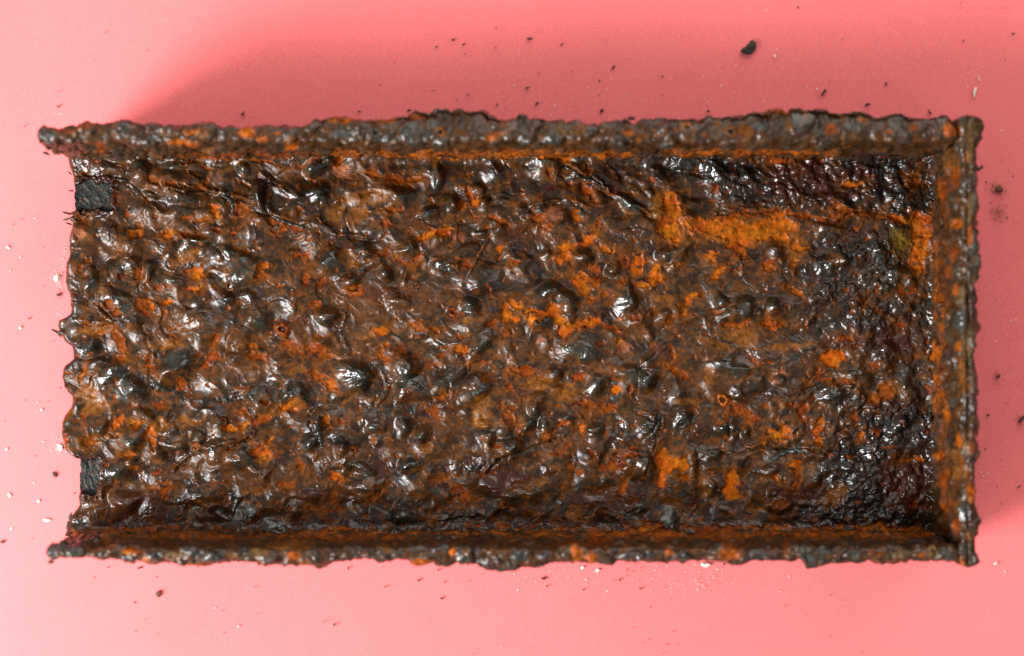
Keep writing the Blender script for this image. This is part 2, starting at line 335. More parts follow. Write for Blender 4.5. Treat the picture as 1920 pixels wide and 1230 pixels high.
# blisters of the web that stand out: (x, y, radius x, radius y, turn, height)
DOME = [
    (262, 325, 22, 26, 0, 13), (285, 362, 14, 9, 0, 9), (486, 368, 12, 28, -10, 12), (458, 318, 10, 16, 0, 8), (242, 452, 12, 16, 30, 8),
    (492, 415, 20, 12, 0, 8), (345, 372, 40, 14, 10, 8), (615, 300, 20, 12, -40, 14), (590, 315, 22, 15, 0, 14), (600, 355, 20, 18, 0, 10),
    (680, 322, 14, 18, 0, 10), (822, 332, 12, 22, 0, 12), (846, 382, 12, 22, 20, 11), (808, 398, 15, 16, 0, 11), (752, 365, 26, 13, 10, 11),
    (722, 420, 12, 15, 0, 7), (680, 468, 22, 20, 20, 12), (765, 465, 20, 18, 0, 11), (722, 512, 14, 14, 0, 11), (850, 497, 18, 20, 0, 13),
    (905, 440, 16, 12, 0, 9), (985, 405, 12, 26, -30, 11), (945, 435, 14, 12, 0, 9), (1048, 405, 22, 22, 0, 13), (1050, 450, 18, 12, 0, 12),
    (1092, 482, 22, 22, 0, 14), (1178, 382, 30, 12, 30, 11), (1240, 397, 24, 14, 0, 11), (1180, 440, 18, 16, 0, 10), (1150, 505, 14, 18, 30, 10),
    (1245, 480, 22, 16, 0, 11), (1210, 420, 26, 16, 10, 8), (1175, 570, 16, 26, 20, 12), (1065, 570, 18, 26, 10, 13), (1245, 595, 16, 22, 0, 11),
    (1030, 545, 24, 20, 0, 12), (700, 490, 30, 14, 0, 8), (655, 530, 24, 20, 0, 14), (610, 590, 24, 20, 0, 12), (600, 645, 16, 14, 0, 12),
    (665, 705, 34, 36, 20, 15), (760, 690, 30, 30, 0, 14), (775, 730, 34, 26, 0, 12), (830, 720, 26, 30, 0, 9), (895, 725, 30, 22, -30, 13),
    (905, 640, 28, 30, 0, 11), (745, 565, 26, 20, 0, 9), (880, 575, 26, 18, -10, 15), (850, 570, 18, 14, 0, 9), (375, 610, 36, 42, -20, 13),
    (330, 690, 38, 40, 20, 14), (245, 590, 30, 26, 30, 11), (295, 595, 20, 26, 0, 10), (445, 670, 22, 22, 0, 13), (450, 640, 18, 26, 20, 9),
    (170, 530, 20, 26, 0, 12), (235, 505, 30, 34, 0, 12), (280, 505, 16, 20, 0, 9), (215, 560, 34, 20, 20, 9), (160, 645, 24, 22, 0, 13),
    (210, 700, 22, 26, 20, 14), (250, 725, 34, 18, 30, 13), (180, 680, 20, 20, 0, 8), (275, 780, 22, 16, 40, 10), (195, 800, 14, 16, 0, 10),
    (335, 835, 24, 20, -20, 12), (370, 825, 14, 18, 0, 10), (245, 870, 22, 14, 0, 8), (225, 880, 30, 20, 0, 10), (237, 940, 26, 22, 0, 15),
    (300, 850, 12, 20, -20, 9), (430, 830, 26, 14, 0, 9), (480, 880, 24, 12, 30, 9), (495, 890, 18, 26, 0, 10), (465, 740, 26, 22, 0, 12),
    (540, 740, 18, 20, 0, 13), (595, 790, 12, 26, 10, 12), (620, 780, 26, 20, 0, 10), (640, 840, 14, 20, 30, 12), (580, 830, 20, 20, 0, 11),
    (690, 775, 18, 24, 0, 11), (700, 800, 20, 16, 0, 10), (750, 805, 16, 20, 0, 11), (790, 815, 16, 20, 30, 11), (770, 870, 22, 20, -30, 13),
    (680, 880, 22, 14, 30, 10), (755, 970, 24, 18, 0, 14), (690, 915, 34, 26, 0, 10), (910, 820, 28, 20, -30, 13), (955, 835, 26, 20, 0, 13),
    (1000, 765, 16, 18, 0, 11), (1020, 800, 12, 20, 0, 9), (1065, 785, 16, 14, 0, 10), (1110, 805, 18, 14, 0, 11), (1215, 790, 26, 34, 0, 15),
    (1110, 850, 22, 30, 10, 9), (1215, 715, 20, 34, 20, 14), (1120, 730, 24, 26, 0, 13), (1180, 710, 30, 26, 0, 10), (1040, 700, 18, 14, 0, 9),
    (1010, 745, 20, 14, 0, 10), (1090, 650, 44, 30, 10, 12), (1280, 790, 20, 26, 20, 11), (1375, 810, 10, 26, 0, 11), (1398, 810, 12, 18, 0, 10),
    (1300, 880, 10, 40, 0, 6), (1440, 880, 22, 12, 0, 9), (1450, 925, 14, 10, 0, 10), (1460, 945, 22, 20, 0, 12), (1525, 900, 16, 22, 0, 11),
    (1455, 575, 24, 26, 0, 14), (1425, 585, 9, 9, 0, 10), (1370, 590, 24, 18, 0, 11), (1345, 565, 18, 18, 0, 10), (1365, 690, 40, 30, 0, 9),
    (1395, 580, 22, 20, 0, 10), (1575, 480, 20, 18, 0, 12), (1510, 495, 22, 24, 40, 13), (1455, 470, 16, 22, -20, 11), (1545, 430, 18, 16, 0, 10),
    (1660, 660, 22, 26, 0, 11), (1620, 640, 20, 18, 0, 10), (1560, 740, 24, 26, 10, 13), (1610, 745, 14, 20, 0, 10), (1680, 800, 26, 24, 0, 14),
    (1590, 825, 14, 22, 0, 11), (1630, 840, 20, 16, -40, 10), (1700, 375, 26, 30, 40, 12), (1640, 470, 24, 16, 30, 9), (1345, 705, 12, 20, 0, 9),
    (1590, 330, 10, 10, 0, 10), (1515, 300, 14, 12, 0, 10), (1340, 320, 30, 18, 30, 10), (1280, 305, 30, 14, 20, 10), (1400, 330, 14, 30, -35, 8),
    (320, 840, 14, 14, 0, 8), (420, 555, 18, 14, 0, 7), (530, 617, 15, 15, 0, 6), (400, 535, 14, 18, 0, 8), (150, 560, 20, 12, 30, 6),
    (1270, 735, 24, 30, 0, 8), (1420, 720, 24, 16, 0, 8), (1465, 715, 12, 12, 0, 9), (1700, 700, 20, 18, 0, 9), (1380, 870, 20, 12, 0, 8),
    (415, 300, 20, 14, 0, 8), (340, 310, 40, 12, 0, 7), (200, 315, 50, 16, 0, 6), (540, 360, 40, 14, 20, 6), (470, 560, 24, 16, 20, 8),
    (380, 450, 24, 12, 0, 9), (325, 470, 18, 14, 0, 7), (430, 470, 22, 14, 20, 7), (330, 400, 40, 16, 0, 6), (395, 400, 24, 18, 0, 4),
]
# cracks and lifted scale edges: points, depth of the groove, height of the lip
CRACK = [
    ([(322, 358), (350, 359), (376, 356), (392, 363), (428, 370), (448, 374), (468, 378)], 9, 5),
    ([(418, 368), (430, 374), (438, 384), (434, 394)], 6, 7),
    ([(1060, 312), (1076, 320), (1090, 334), (1110, 336), (1122, 346), (1132, 356)], 8, 6),
    ([(1115, 352), (1150, 372), (1185, 388), (1212, 402)], 8, 6),
    ([(178, 555), (186, 574), (205, 596), (226, 606)], 7, 6),
    ([(1318, 862), (1350, 852), (1400, 848), (1430, 838), (1462, 842), (1500, 846), (1525, 843), (1552, 854)], 10, 6),
    ([(330, 880), (368, 850), (400, 840), (450, 832), (472, 822)], 9, 6),
    ([(915, 884), (940, 862), (985, 846), (1015, 832), (1055, 818)], 8, 5),
    ([(812, 985), (830, 976), (860, 972), (905, 968)], 7, 5),
    ([(1180, 962), (1210, 950), (1212, 880), (1230, 830), (1232, 780)], 5, 5),
    ([(268, 610), (274, 640), (282, 660), (278, 700), (288, 728)], 7, 5),
    ([(580, 780), (586, 810), (588, 850)], 8, 6),
    ([(640, 592), (634, 620), (645, 655)], 5, 5),
    ([(1650, 440), (1664, 470), (1685, 492)], 4, 7),
    ([(1455, 490), (1470, 505), (1482, 512)], 5, 6),
    ([(140, 605), (190, 612), (225, 598)], 4, 5),
    ([(835, 500), (862, 510), (865, 490)], 3, 6),
    ([(1180, 770), (1236, 790), (1240, 815), (1210, 832)], 7, 4),
    ([(830, 690), (842, 720), (838, 745)], 6, 4),
    ([(706, 690), (720, 720), (700, 760)], 6, 4),
    ([(530, 395), (560, 380), (600, 395), (640, 380)], 5, 4),
    ([(500, 350), (495, 380), (505, 400), (540, 420), (575, 425)], 5, 5),
    ([(640, 445), (690, 452), (730, 445)], 5, 4),
    ([(1350, 400), (1420, 398), (1475, 392)], 8, 3),
    ([(1520, 412), (1560, 420), (1600, 398), (1640, 395), (1690, 412)], 8, 5),
    ([(1335, 310), (1360, 330), (1390, 345), (1430, 365)], 6, 5),
    ([(1400, 300), (1425, 330), (1440, 350)], 6, 5),
    ([(980, 400), (1020, 385), (1070, 380), (1110, 400)], 8, 4),
]
# dark, knobbly zones of the web: (x, y, rx, ry, turn, amount)
DARK = [(1600, 330, 190, 62, 0, 1), (1705, 350, 70, 75, 20, 1), (1420, 340, 150, 50, 10, 0.75), (1660, 850, 120, 95, -20, 1), (1640, 950, 130, 45, 0, 1),
        (1630, 570, 150, 130, 0, 0.36), (1570, 500, 110, 60, 0, 0.42), (1560, 770, 120, 60, -20, 0.42), (1290, 310, 90, 40, 0, 0.6), (1160, 320, 60, 30, 0, 0.35)]

XL = np.array([(288, 124), (300, 125), (310, 128), (322, 131), (335, 136), (345, 137), (360, 136), (380, 137), (395, 136), (399, 129), (404, 135), (409, 127),
               (416, 133), (428, 134), (437, 129), (450, 128), (462, 128), (478, 130), (492, 124), (508, 121), (528, 120), (545, 125), (560, 131), (578, 131),
               (588, 130), (594, 122), (600, 108), (612, 105), (619, 108), (623, 103), (628, 110), (640, 119), (650, 131), (662, 135), (674, 134), (684, 120),
               (694, 113), (708, 112), (722, 116), (735, 122), (744, 131), (756, 132), (768, 127), (780, 118), (795, 113), (810, 114), (828, 118), (842, 122),
               (852, 131), (858, 141), (866, 147), (880, 148), (900, 148), (918, 150), (930, 146), (948, 145), (958, 138), (968, 132), (982, 126), (1005, 121)], float)
TOP = np.array([(60, 236), (72, 238), (90, 239), (115, 237), (150, 232), (180, 229), (225, 225), (250, 226), (275, 233), (320, 236), (350, 234), (380, 231), (402, 230),
                (415, 234), (440, 237), (480, 236), (520, 233), (540, 237), (568, 235), (592, 225), (620, 220), (668, 219), (690, 224), (740, 223), (762, 216),
                (780, 212), (830, 208), (870, 206), (905, 208), (922, 215), (935, 222), (950, 223), (965, 217), (980, 218), (1000, 222), (1045, 223), (1060, 226),
                (1080, 227), (1088, 231), (1110, 231), (1165, 229), (1176, 220), (1184, 228), (1240, 224), (1300, 223), (1340, 222), (1385, 217), (1420, 212),
                (1448, 207), (1475, 208), (1500, 210), (1520, 206), (1535, 205), (1580, 208), (1625, 211), (1640, 221), (1690, 217), (1740, 220), (1760, 224),
                (1770, 219), (1790, 224), (1850, 224)], float)
BOT = np.array([(80, 1050), (88, 1054), (96, 1056), (102, 1050), (120, 1049), (160, 1047), (190, 1052), (200, 1049), (240, 1051), (275, 1055), (300, 1053), (340, 1056),
                (385, 1059), (410, 1055), (450, 1056), (480, 1059), (530, 1061), (555, 1059), (600, 1063), (620, 1060), (660, 1052), (680, 1047), (720, 1052),
                (745, 1049), (770, 1056), (800, 1056), (835, 1060), (870, 1056), (895, 1062), (935, 1067), (1000, 1065), (1030, 1060), (1080, 1057), (1120, 1054),
                (1150, 1058), (1170, 1053), (1240, 1052), (1255, 1055), (1270, 1050), (1330, 1053), (1365, 1052), (1380, 1057), (1430, 1054), (1495, 1053),
                (1504, 1050), (1515, 1062), (1560, 1058), (1600, 1057), (1630, 1054), (1655, 1058), (1700, 1059), (1710, 1052), (1745, 1056), (1800, 1050), (1850, 1050)], float)
RIGHT = np.array([(200, 1840), (222, 1846), (236, 1848), (250, 1845), (265, 1838), (285, 1834), (300, 1833), (310, 1836), (315, 1841), (320, 1833), (332, 1837), (345, 1834),
                  (400, 1831), (450, 1833), (470, 1838), (490, 1840), (508, 1836), (530, 1832), (560, 1832), (590, 1835), (612, 1839), (635, 1835), (660, 1831),
                  (700, 1832), (740, 1835), (765, 1834), (800, 1834), (850, 1832), (900, 1831), (945, 1833), (965, 1839), (980, 1840), (1000, 1834), (1030, 1833),
                  (1055, 1836), (1063, 1837), (1080, 1834)], float)


# ------------------------------------------------------------------ small helpers
def link(o, parent=None):
    col.objects.link(o)
    if parent is not None:
        o.parent = parent
    return o


def tag(o, label=None, cat=None, group=None, kind=None):
    for k, v in (('label', label), ('category', cat), ('group', group), ('kind', kind)):
        if v:
            o[k] = v
    return o


def mesh_np(name, V, quads, mat, color=None, gloss=None, smooth=True):
    me = bpy.data.meshes.new(name)
    n = len(V)
    quads = np.asarray(quads, np.int32)
    nf, c = quads.shape
    me.vertices.add(n)
    me.vertices.foreach_set('co', np.ascontiguousarray(V, np.float32).ravel())
    me.loops.add(nf * c)
    me.loops.foreach_set('vertex_index', quads.ravel())
    me.polygons.add(nf)
    me.polygons.foreach_set('loop_start', np.arange(0, nf * c, c, dtype=np.int32))
    me.polygons.foreach_set('use_smooth', np.full(nf, smooth))
    if color is not None:
        a = me.attributes.new('rust', 'FLOAT_COLOR', 'POINT')
        a.data.foreach_set('color', np.concatenate([color, np.ones((n, 1))], 1).astype(np.float32).ravel())
    if gloss is not None:
        a = me.attributes.new('gloss', 'FLOAT', 'POINT')
        a.data.foreach_set('value', gloss.astype(np.float32))
    me.materials.append(mat)
    me.update(calc_edges=True)
    return me


def grid_faces(nu, nv, wrap=False):
    i = np.arange(nu - 1)[:, None]
    j = np.arange(nv if wrap else nv - 1)[None, :]
    j2 = (j + 1) % nv
    a, b, c, d = i * nv + j, (i + 1) * nv + j, (i + 1) * nv + j2, i * nv + j2
    return np.stack([a + 0 * b, b, c, d], -1).reshape(-1, 4)


def nodes(mat):
    mat.use_nodes = True
    nt = mat.node_tree
    return nt, nt.nodes, nt.links, nt.nodes['Principled BSDF']


def spots(px, py, rows, wx, wy, edge=0.35):
    """yield (index window, amount 0-1, row) for ragged spots on a grid of pixel coordinates"""
    for r in rows:
        x, y, rx, ry, a = r[:5]
        R = max(rx, ry) * 1.5 + 10
        m = (np.abs(px - x) < R) & (np.abs(py - y) < R)
        idx = np.flatnonzero(m)
        if len(idx) == 0:
            continue
        t = math.radians(a)
        dx, dy = px[idx] + wx[idx] - x, py[idx] + wy[idx] - y
        u, v = dx * math.cos(t) + dy * math.sin(t), -dx * math.sin(t) + dy * math.cos(t)
        d = np.sqrt((u / rx) ** 2 + (v / ry) ** 2)
        yield idx, sm(1 + edge / 2, 1 - edge / 2, d), d, r


# ------------------------------------------------------------------ materials
def rust_material():
    m = bpy.data.materials.new('rusted_steel')
    nt, N, L, P = nodes(m)
    at_c = N.new('ShaderNodeAttribute'); at_c.attribute_name = 'rust'
    at_g = N.new('ShaderNodeAttribute'); at_g.attribute_name = 'gloss'
    tc = N.new('ShaderNodeTexCoord')
    n1 = N.new('ShaderNodeTexNoise'); n1.inputs['Scale'].default_value = 900; n1.inputs['Detail'].default_value = 5
    n2 = N.new('ShaderNodeTexNoise'); n2.inputs['Scale'].default_value = 2600; n2.inputs['Detail'].default_value = 2
    for n in (n1, n2):
        L.new(tc.outputs['Object'], n.inputs['Vector'])
    mr = N.new('ShaderNodeMapRange')
    mr.inputs['From Min'].default_value = 0.3; mr.inputs['From Max'].default_value = 0.7
    mr.inputs['To Min'].default_value = 0.62; mr.inputs['To Max'].default_value = 1.35
    L.new(n1.outputs['Fac'], mr.inputs['Value'])
    mx = N.new('ShaderNodeVectorMath'); mx.operation = 'SCALE'
    L.new(at_c.outputs['Color'], mx.inputs[0]); L.new(mr.outputs['Result'], mx.inputs['Scale'])
    L.new(mx.outputs['Vector'], P.inputs['Base Color'])
    ro = N.new('ShaderNodeMapRange')
    ro.inputs['To Min'].default_value = 0.62; ro.inputs['To Max'].default_value = 0.07
    L.new(at_g.outputs['Fac'], ro.inputs['Value'])
    L.new(ro.outputs['Result'], P.inputs['Roughness'])
    sp = N.new('ShaderNodeMapRange')
    sp.inputs['From Min'].default_value = 0.28
    sp.inputs['To Min'].default_value = 0.02; sp.inputs['To Max'].default_value = 0.47
    L.new(at_g.outputs['Fac'], sp.inputs['Value'])
    L.new(sp.outputs['Result'], P.inputs['Specular IOR Level'])
    P.inputs['IOR'].default_value = 1.6
    b1 = N.new('ShaderNodeBump'); b1.inputs['Strength'].default_value = 0.10; b1.inputs['Distance'].default_value = 0.00035
    b2 = N.new('ShaderNodeBump'); b2.inputs['Strength'].default_value = 0.12; b2.inputs['Distance'].default_value = 0.00012
    L.new(n1.outputs['Fac'], b1.inputs['Height'])
    L.new(n2.outputs['Fac'], b2.inputs['Height'])
    L.new(b1.outputs['Normal'], b2.inputs['Normal'])
    L.new(b2.outputs['Normal'], P.inputs['Normal'])
    return m


def paper_material():
    m = bpy.data.materials.new('pink_paper')
    nt, N, L, P = nodes(m)
    tc = N.new('ShaderNodeTexCoord')
    n1 = N.new('ShaderNodeTexNoise'); n1.inputs['Scale'].default_value = 2200; n1.inputs['Detail'].default_value = 3
    n2 = N.new('ShaderNodeTexNoise'); n2.inputs['Scale'].default_value = 60; n2.inputs['Detail'].default_value = 4
    L.new(tc.outputs['Object'], n1.inputs['Vector']); L.new(tc.outputs['Object'], n2.inputs['Vector'])
    mix = N.new('ShaderNodeMix'); mix.data_type = 'RGBA'
    mix.inputs['A'].default_value = (0.76, 0.155, 0.156, 1)
    mix.inputs['B'].default_value = (0.80, 0.175, 0.176, 1)
    L.new(n2.outputs['Fac'], mix.inputs['Factor'])
    mr = N.new('ShaderNodeMapRange'); mr.inputs['From Min'].default_value = 0.25; mr.inputs['From Max'].default_value = 0.75
    mr.inputs['To Min'].default_value = 0.89; mr.inputs['To Max'].default_value = 1.09
    L.new(n1.outputs['Fac'], mr.inputs['Value'])
    sc_ = N.new('ShaderNodeVectorMath'); sc_.operation = 'SCALE'
    L.new(mix.outputs['Result'], sc_.inputs[0]); L.new(mr.outputs['Result'], sc_.inputs['Scale'])
    L.new(sc_.outputs['Vector'], P.inputs['Base Color'])
    P.inputs['Roughness'].default_value = 0.75
    P.inputs['Specular IOR Level'].default_value = 0.2
    b = N.new('ShaderNodeBump'); b.inputs['Strength'].default_value = 0.12; b.inputs['Distance'].default_value = 0.0001
    L.new(n1.outputs['Fac'], b.inputs['Height']); L.new(b.outputs['Normal'], P.inputs['Normal'])
    return m


def crumb_material(name, c1, c2, rough):
    m = bpy.data.materials.new(name)
    nt, N, L, P = nodes(m)
    tc = N.new('ShaderNodeTexCoord')
    n = N.new('ShaderNodeTexNoise'); n.inputs['Scale'].default_value = 1500; n.inputs['Detail'].default_value = 4
    L.new(tc.outputs['Object'], n.inputs['Vector'])
    r = N.new('ShaderNodeValToRGB')
    r.color_ramp.elements[0].position = 0.4; r.color_ramp.elements[1].position = 0.65
    r.color_ramp.elements[0].color = (*c1, 1); r.color_ramp.elements[1].color = (*c2, 1)
    L.new(n.outputs['Fac'], r.inputs['Fac']); L.new(r.outputs['Color'], P.inputs['Base Color'])
    P.inputs['Roughness'].default_value = rough
    b = N.new('ShaderNodeBump'); b.inputs['Strength'].default_value = 0.5; b.inputs['Distance'].default_value = 0.0002
    L.new(n.outputs['Fac'], b.inputs['Height']); L.new(b.outputs['Normal'], P.inputs['Normal'])
    return m


M_RUST = rust_material()
M_PAPER = paper_material()
M_DARK = crumb_material('dark_scale', (0.016, 0.007, 0.004), (0.060, 0.024, 0.010), 0.42)
M_BROWN = crumb_material('brown_rust', (0.05, 0.012, 0.004), (0.17, 0.045, 0.01), 0.6)
M_WHITE = crumb_material('pale_salt', (0.72, 0.62, 0.52), (0.85, 0.80, 0.72), 0.5)
M_TAN = crumb_material('tan_rust_powder', (0.25, 0.12, 0.04), (0.45, 0.25, 0.10), 0.8)

# ------------------------------------------------------------------ the paper
n = 90
gx, gy = np.meshgrid(np.linspace(-0.45, 0.45, n), np.linspace(-0.35, 0.35, n), indexing='ij')
gz = 0.0004 * fbm2(gx * 14 + 3, gy * 14 + 8, 2, 5) - 0.0006
paper = bpy.data.objects.new('pink_paper', mesh_np('pink_paper', np.stack([gx, gy, gz], -1).reshape(-1, 3), grid_faces(n, n), M_PAPER))
link(paper)
tag(paper, 'plain pink paper sheet lying flat beneath the rusted beam', 'paper', kind='structure')

# ------------------------------------------------------------------ the beam
beam = bpy.data.objects.new('rusted_i_beam', None)
beam.empty_display_size = 0.02
link(beam)
tag(beam, 'heavily rusted blistered steel beam section with flanges lying on pink paper', 'steel beam', kind='thing')


def web():
    XR = 1758.0
    Y0, Y1 = 286.0, 1004.0
    nv = 500
    nu = 1120
    py = np.linspace(Y0, Y1, nv)
    jag = 2.2 * fbm2(py / 9.0, py * 0 + 3.3, 3, 9)
    xl = np.interp(py, XL[:, 0], XL[:, 1]) + jag
    u = np.linspace(0, 1, nu)
    PX = xl[None, :] + (XR - xl[None, :]) * u[:, None]
    PY = np.broadcast_to(py[None, :], PX.shape).copy()
    sh = PX.shape
    px, pyf = PX.ravel(), PY.ravel()
    # soft bending of everything so that nothing stays an ellipse
    wxl = 10 * perlin2(px / 46, pyf / 46, 21)
    wyl = 10 * perlin2(px / 46, pyf / 46, 23)
    wx = 9 * fbm2(px / 42, pyf / 42, 2, 21) + 3.2 * fbm2(px / 11, pyf / 11, 2, 22)
    wy = 9 * fbm2(px / 42, pyf / 42, 2, 23) + 3.2 * fbm2(px / 11, pyf / 11, 2, 24)
    wxs = 7 * fbm2(px / 24, pyf / 24, 2, 25) + 4.5 * fbm2(px / 9, pyf / 9, 2, 26)
    wys = 7 * fbm2(px / 24, pyf / 24, 2, 27) + 4.5 * fbm2(px / 9, pyf / 9, 2, 28)

    dark = np.zeros(px.size)
    for x, y, rx, ry, a, amt in DARK:
        t = math.radians(a)
        dx, dy = px + wx * 2.5 - x, pyf + wy * 2.5 - y
        uu, vv = dx * math.cos(t) + dy * math.sin(t), -dx * math.sin(t) + dy * math.cos(t)
        dark = np.maximum(dark, amt * sm(1.25, 0.65, np.sqrt((uu / rx) ** 2 + (vv / ry) ** 2)))
    knob = np.clip(dark + 0.35 * sm(1380, 1600, px), 0, 1)

    # blisters
    dome = np.zeros(px.size)
    rows = list(DOME)
    rg = random.Random(5)
    for i in range(210):
        r = 10 + 22 * rg.random() ** 1.8
        x, y = rg.uniform(130, 1750), rg.uniform(295, 1000)
        q = rg.uniform(0.65, 1.25)
        hh = r * rg.uniform(0.22, 0.45) * (0.6 if x > 1400 else 1)
        rows.append((x, y, r, r * q, rg.uniform(0, 180), hh))
    for idx, amt, d, r in spots(px, pyf, rows, wxl, wyl):
        hgt = 1.35 * r[5] * np.clip(1 - (d / 1.2) ** 2, 0, 1) ** 1.7
        dome[idx] = np.maximum(dome[idx], hgt) + 0.25 * np.minimum(dome[idx], hgt)
    # wrinkles, folds and small knobs
    fold = ridge2((px + 2.4 * wxl) / 80, (pyf + 2.4 * wyl) / 60, 2, 41)
    mid = fbm2((px + wxl) / 75, (pyf + wyl) / 60, 2, 45)
    c3, id3 = cells2((px + 2.6 * wxl) / 95, (pyf + 2.6 * wyl) / 70, 13)
    plate = (id3 - 0.5) * sm(-0.1, 0.3, fbm2(px / 110, pyf / 90, 2, 47))
    fine = fbm2((px + wxs) / 13, (pyf + wys) / 13, 3, 51)
    grit = fbm2(px / 4.5, pyf / 4.5, 2, 61)
    big = fbm2(px / 190, pyf / 150, 2, 71)
    c1, id1 = cells2((px + 1.3 * wx) / 19, (pyf + 1.3 * wy) / 17, 3)
    c2, id2 = cells2((px + wx + wxs) / 10.5, (pyf + wy + wys) / 10, 7)
    kb = 6.0 * np.clip(1 - (c1 / 0.8) ** 2, 0, 1) * (0.2 + id1) + 2.6 * np.clip(1 - (c2 / 0.8) ** 2, 0, 1) * (0.1 + id2) + 4 * fbm2(px / 16, pyf / 16, 2, 65)
    spark = sm(0.0, 0.42, fbm2(px / 60, pyf / 60, 2, 81) + 0.03 * dome + 0.12 * sm(900, 150, px))
    dome = dome * sm(-0.5, 0.0, na0 := fbm2(px / 130, pyf / 100, 2, 49)) 
    h = 9 * big + 12 * mid + 7 * plate + 1.1 * dome * (1 - 0.45 * knob) + 4.0 * (fold - 0.5) * (1 - 0.5 * knob) + 0.7 * fine + kb * knob
    h += (0.06 + 0.9 * spark * (1 - 0.6 * knob)) * 1.15 * grit + 0.5 * spark * (1 - knob) * (bubble(c2, 0.6) - 0.4)

    # ---- colour of the skin
    na = fbm2((px + wx) / 85, (pyf + wy) / 75, 3, 91)
    nb = fbm2((px + wx) / 36, (pyf + wy) / 30, 3, 101)
    nc = fbm2((px + wxs) / 15, (pyf + wys) / 13, 3, 111)
    nd = fbm2(px / 7, pyf / 7, 2, 121)

    def mixc(c, k, a):
        a = np.clip(a, 0, 1)[:, None]
        return c * (1 - a) + np.asarray(k)[None, :] * a
    C = np.broadcast_to(BROWN, (px.size, 3)).copy()
    C = mixc(C, PURPLE, sm(0.0, 0.35, nb))
    gr = sm(0.05, 0.65, 0.05 * dome + 0.6 * na + 0.45 * nc)
    C = mixc(C, GREEN, 0.92 * gr)
    C = mixc(C, (0.013, 0.0125, 0.0095), 0.8 * sm(0.05, 0.4, fbm2((px + wxs) / 20, (pyf + wys) / 16, 3, 181) + 0.15 * nb))
    C = mixc(C, STAIN, 0.9 * sm(0.08, 0.34, nb * 0.4 + nc * 0.75 - 0.025 * dome + 0.12 - 0.14 * knob))
    C = mixc(C, PAL['o'], 0.5 * sm(0.25, 0.5, fbm2((px + wx) / 50, (pyf + wy) / 28, 3, 131)))
    C = mixc(C, PAL['d'], 0.6 * sm(0.1, 0.4, fbm2((px + wx) / 30, (pyf + wy) / 30, 3, 141)))
    C = mixc(C, BLACK, 0.85 * dark * sm(-0.45, 0.1, nb + 0.3 * nc + 0.1))
    C = mixc(C, PAL['d'], 0.5 * dark * sm(0.1, 0.3, nc - 0.15 * nb))
    G = 0.66 + 0.28 * gr + 0.22 * nd - 0.18 * sm(0.0, 0.4, nb) + 0.1 * knob
    # uneven oxide tone; its dark blotches also paint blister shadows into the colour
    tone = np.exp(1.05 * fbm2((px + wx) / 28, (pyf + wy) / 24, 3, 161) + 0.55 * fbm2((px + wx) / 95, (pyf + wy) / 80, 2, 171) + 0.35 * nd - 0.26)
    C = C * tone[:, None]
    # scattered little bare spots where the skin has broken
    sp = sm(0.36, 0.46, fbm2((px + wxs) / 19, (pyf + wys) / 16, 2, 151) + 0.12 * nb - 0.006 * dome)
    C = mixc(C, PAL['r'], 0.85 * sp)
    G = G * (1 - 0.45 * sp)
    h -= 2.0 * sp

    soft = {'s': (0.9, 0.55, 0.0), 'o': (0.6, 0.8, 0.8), 'd': (0.8, 0.7, 0.8), 'y': (1.0, 0.55, 1.0), 'p': (0.5, 0.8, 0.5),
            'r': (0.8, 0.9, 2.2), 'b': (0.7, 0.97, 3.6), 'B': (0.35, 1.0, 4.8)}
    spark_o = np.clip(1 + 0.45 * nd + 0.42 * nc + 0.25 * grit, 0.25, 1.9)
    # a rusty halo spreads round every bare spot
    acc = np.zeros(px.size)
    halo = [(r[0], r[1], r[2] * 1.6 + 9, r[3] * 1.6 + 8, r[4], r[5]) for r in F if r[5] in 'rbB']
    for idx, amt, d, r in spots(px, pyf, halo, 2 * wxs, 2 * wys, 1.4):
        acc[idx] = np.maximum(acc[idx], amt)
    C = mixc(C, STAIN * 1.15, 0.9 * acc * sm(-0.3, 0.3, nc + 0.6 * nb))
    G = G * (1 - 0.25 * acc)
    for key in 'sodyprbB':
        ed, am, dep = soft[key]
        rows = [r for r in F + EDGE if r[5] == key]
        acc = np.zeros(px.size)
        for idx, amt, d, r in spots(px, pyf, rows, wxs, wys, ed):
            acc[idx] = np.maximum(acc[idx], amt)
        a = acc * am
        if key in 'rb':
            a = a * sm(-0.55, -0.15, nc + 0.6 * nd)
            if key == 'b':
                a = a * sm(-0.55, -0.2, fbm2((px + wxs) / 22, (pyf + wys) / 18, 3, 191))
        k = np.asarray(PAL[key])[None, :] * spark_o[:, None]
        if key in 'bB':
            yl = 0.3 * sm(-0.1, 0.4, nb - 0.4 * nc)[:, None]
            k = k * (1 - 0.55 * yl) + 0.55 * yl * np.array((0.24, 0.085, 0.006))[None, :]
        if key in 'rbB':
            k = k * (1 + np.stack([0 * nb, 0.5 * nb, 0.4 * nb], -1))
        C = C * (1 - a[:, None]) + k * a[:, None]
        if key in 'rbBpy':
            G = G * (1 - a) + (0.24 + 0.45 * np.clip(nd, 0, 1)) * a
        elif key in 'so':
            G = G * (1 - 0.3 * a)
        h = h * (1 - 0.35 * acc * (dep > 2)) - dep * acc + (1.6 * sm(0.15, 0.5, acc) * sm(0.85, 0.5, acc) if dep > 2 else 0)
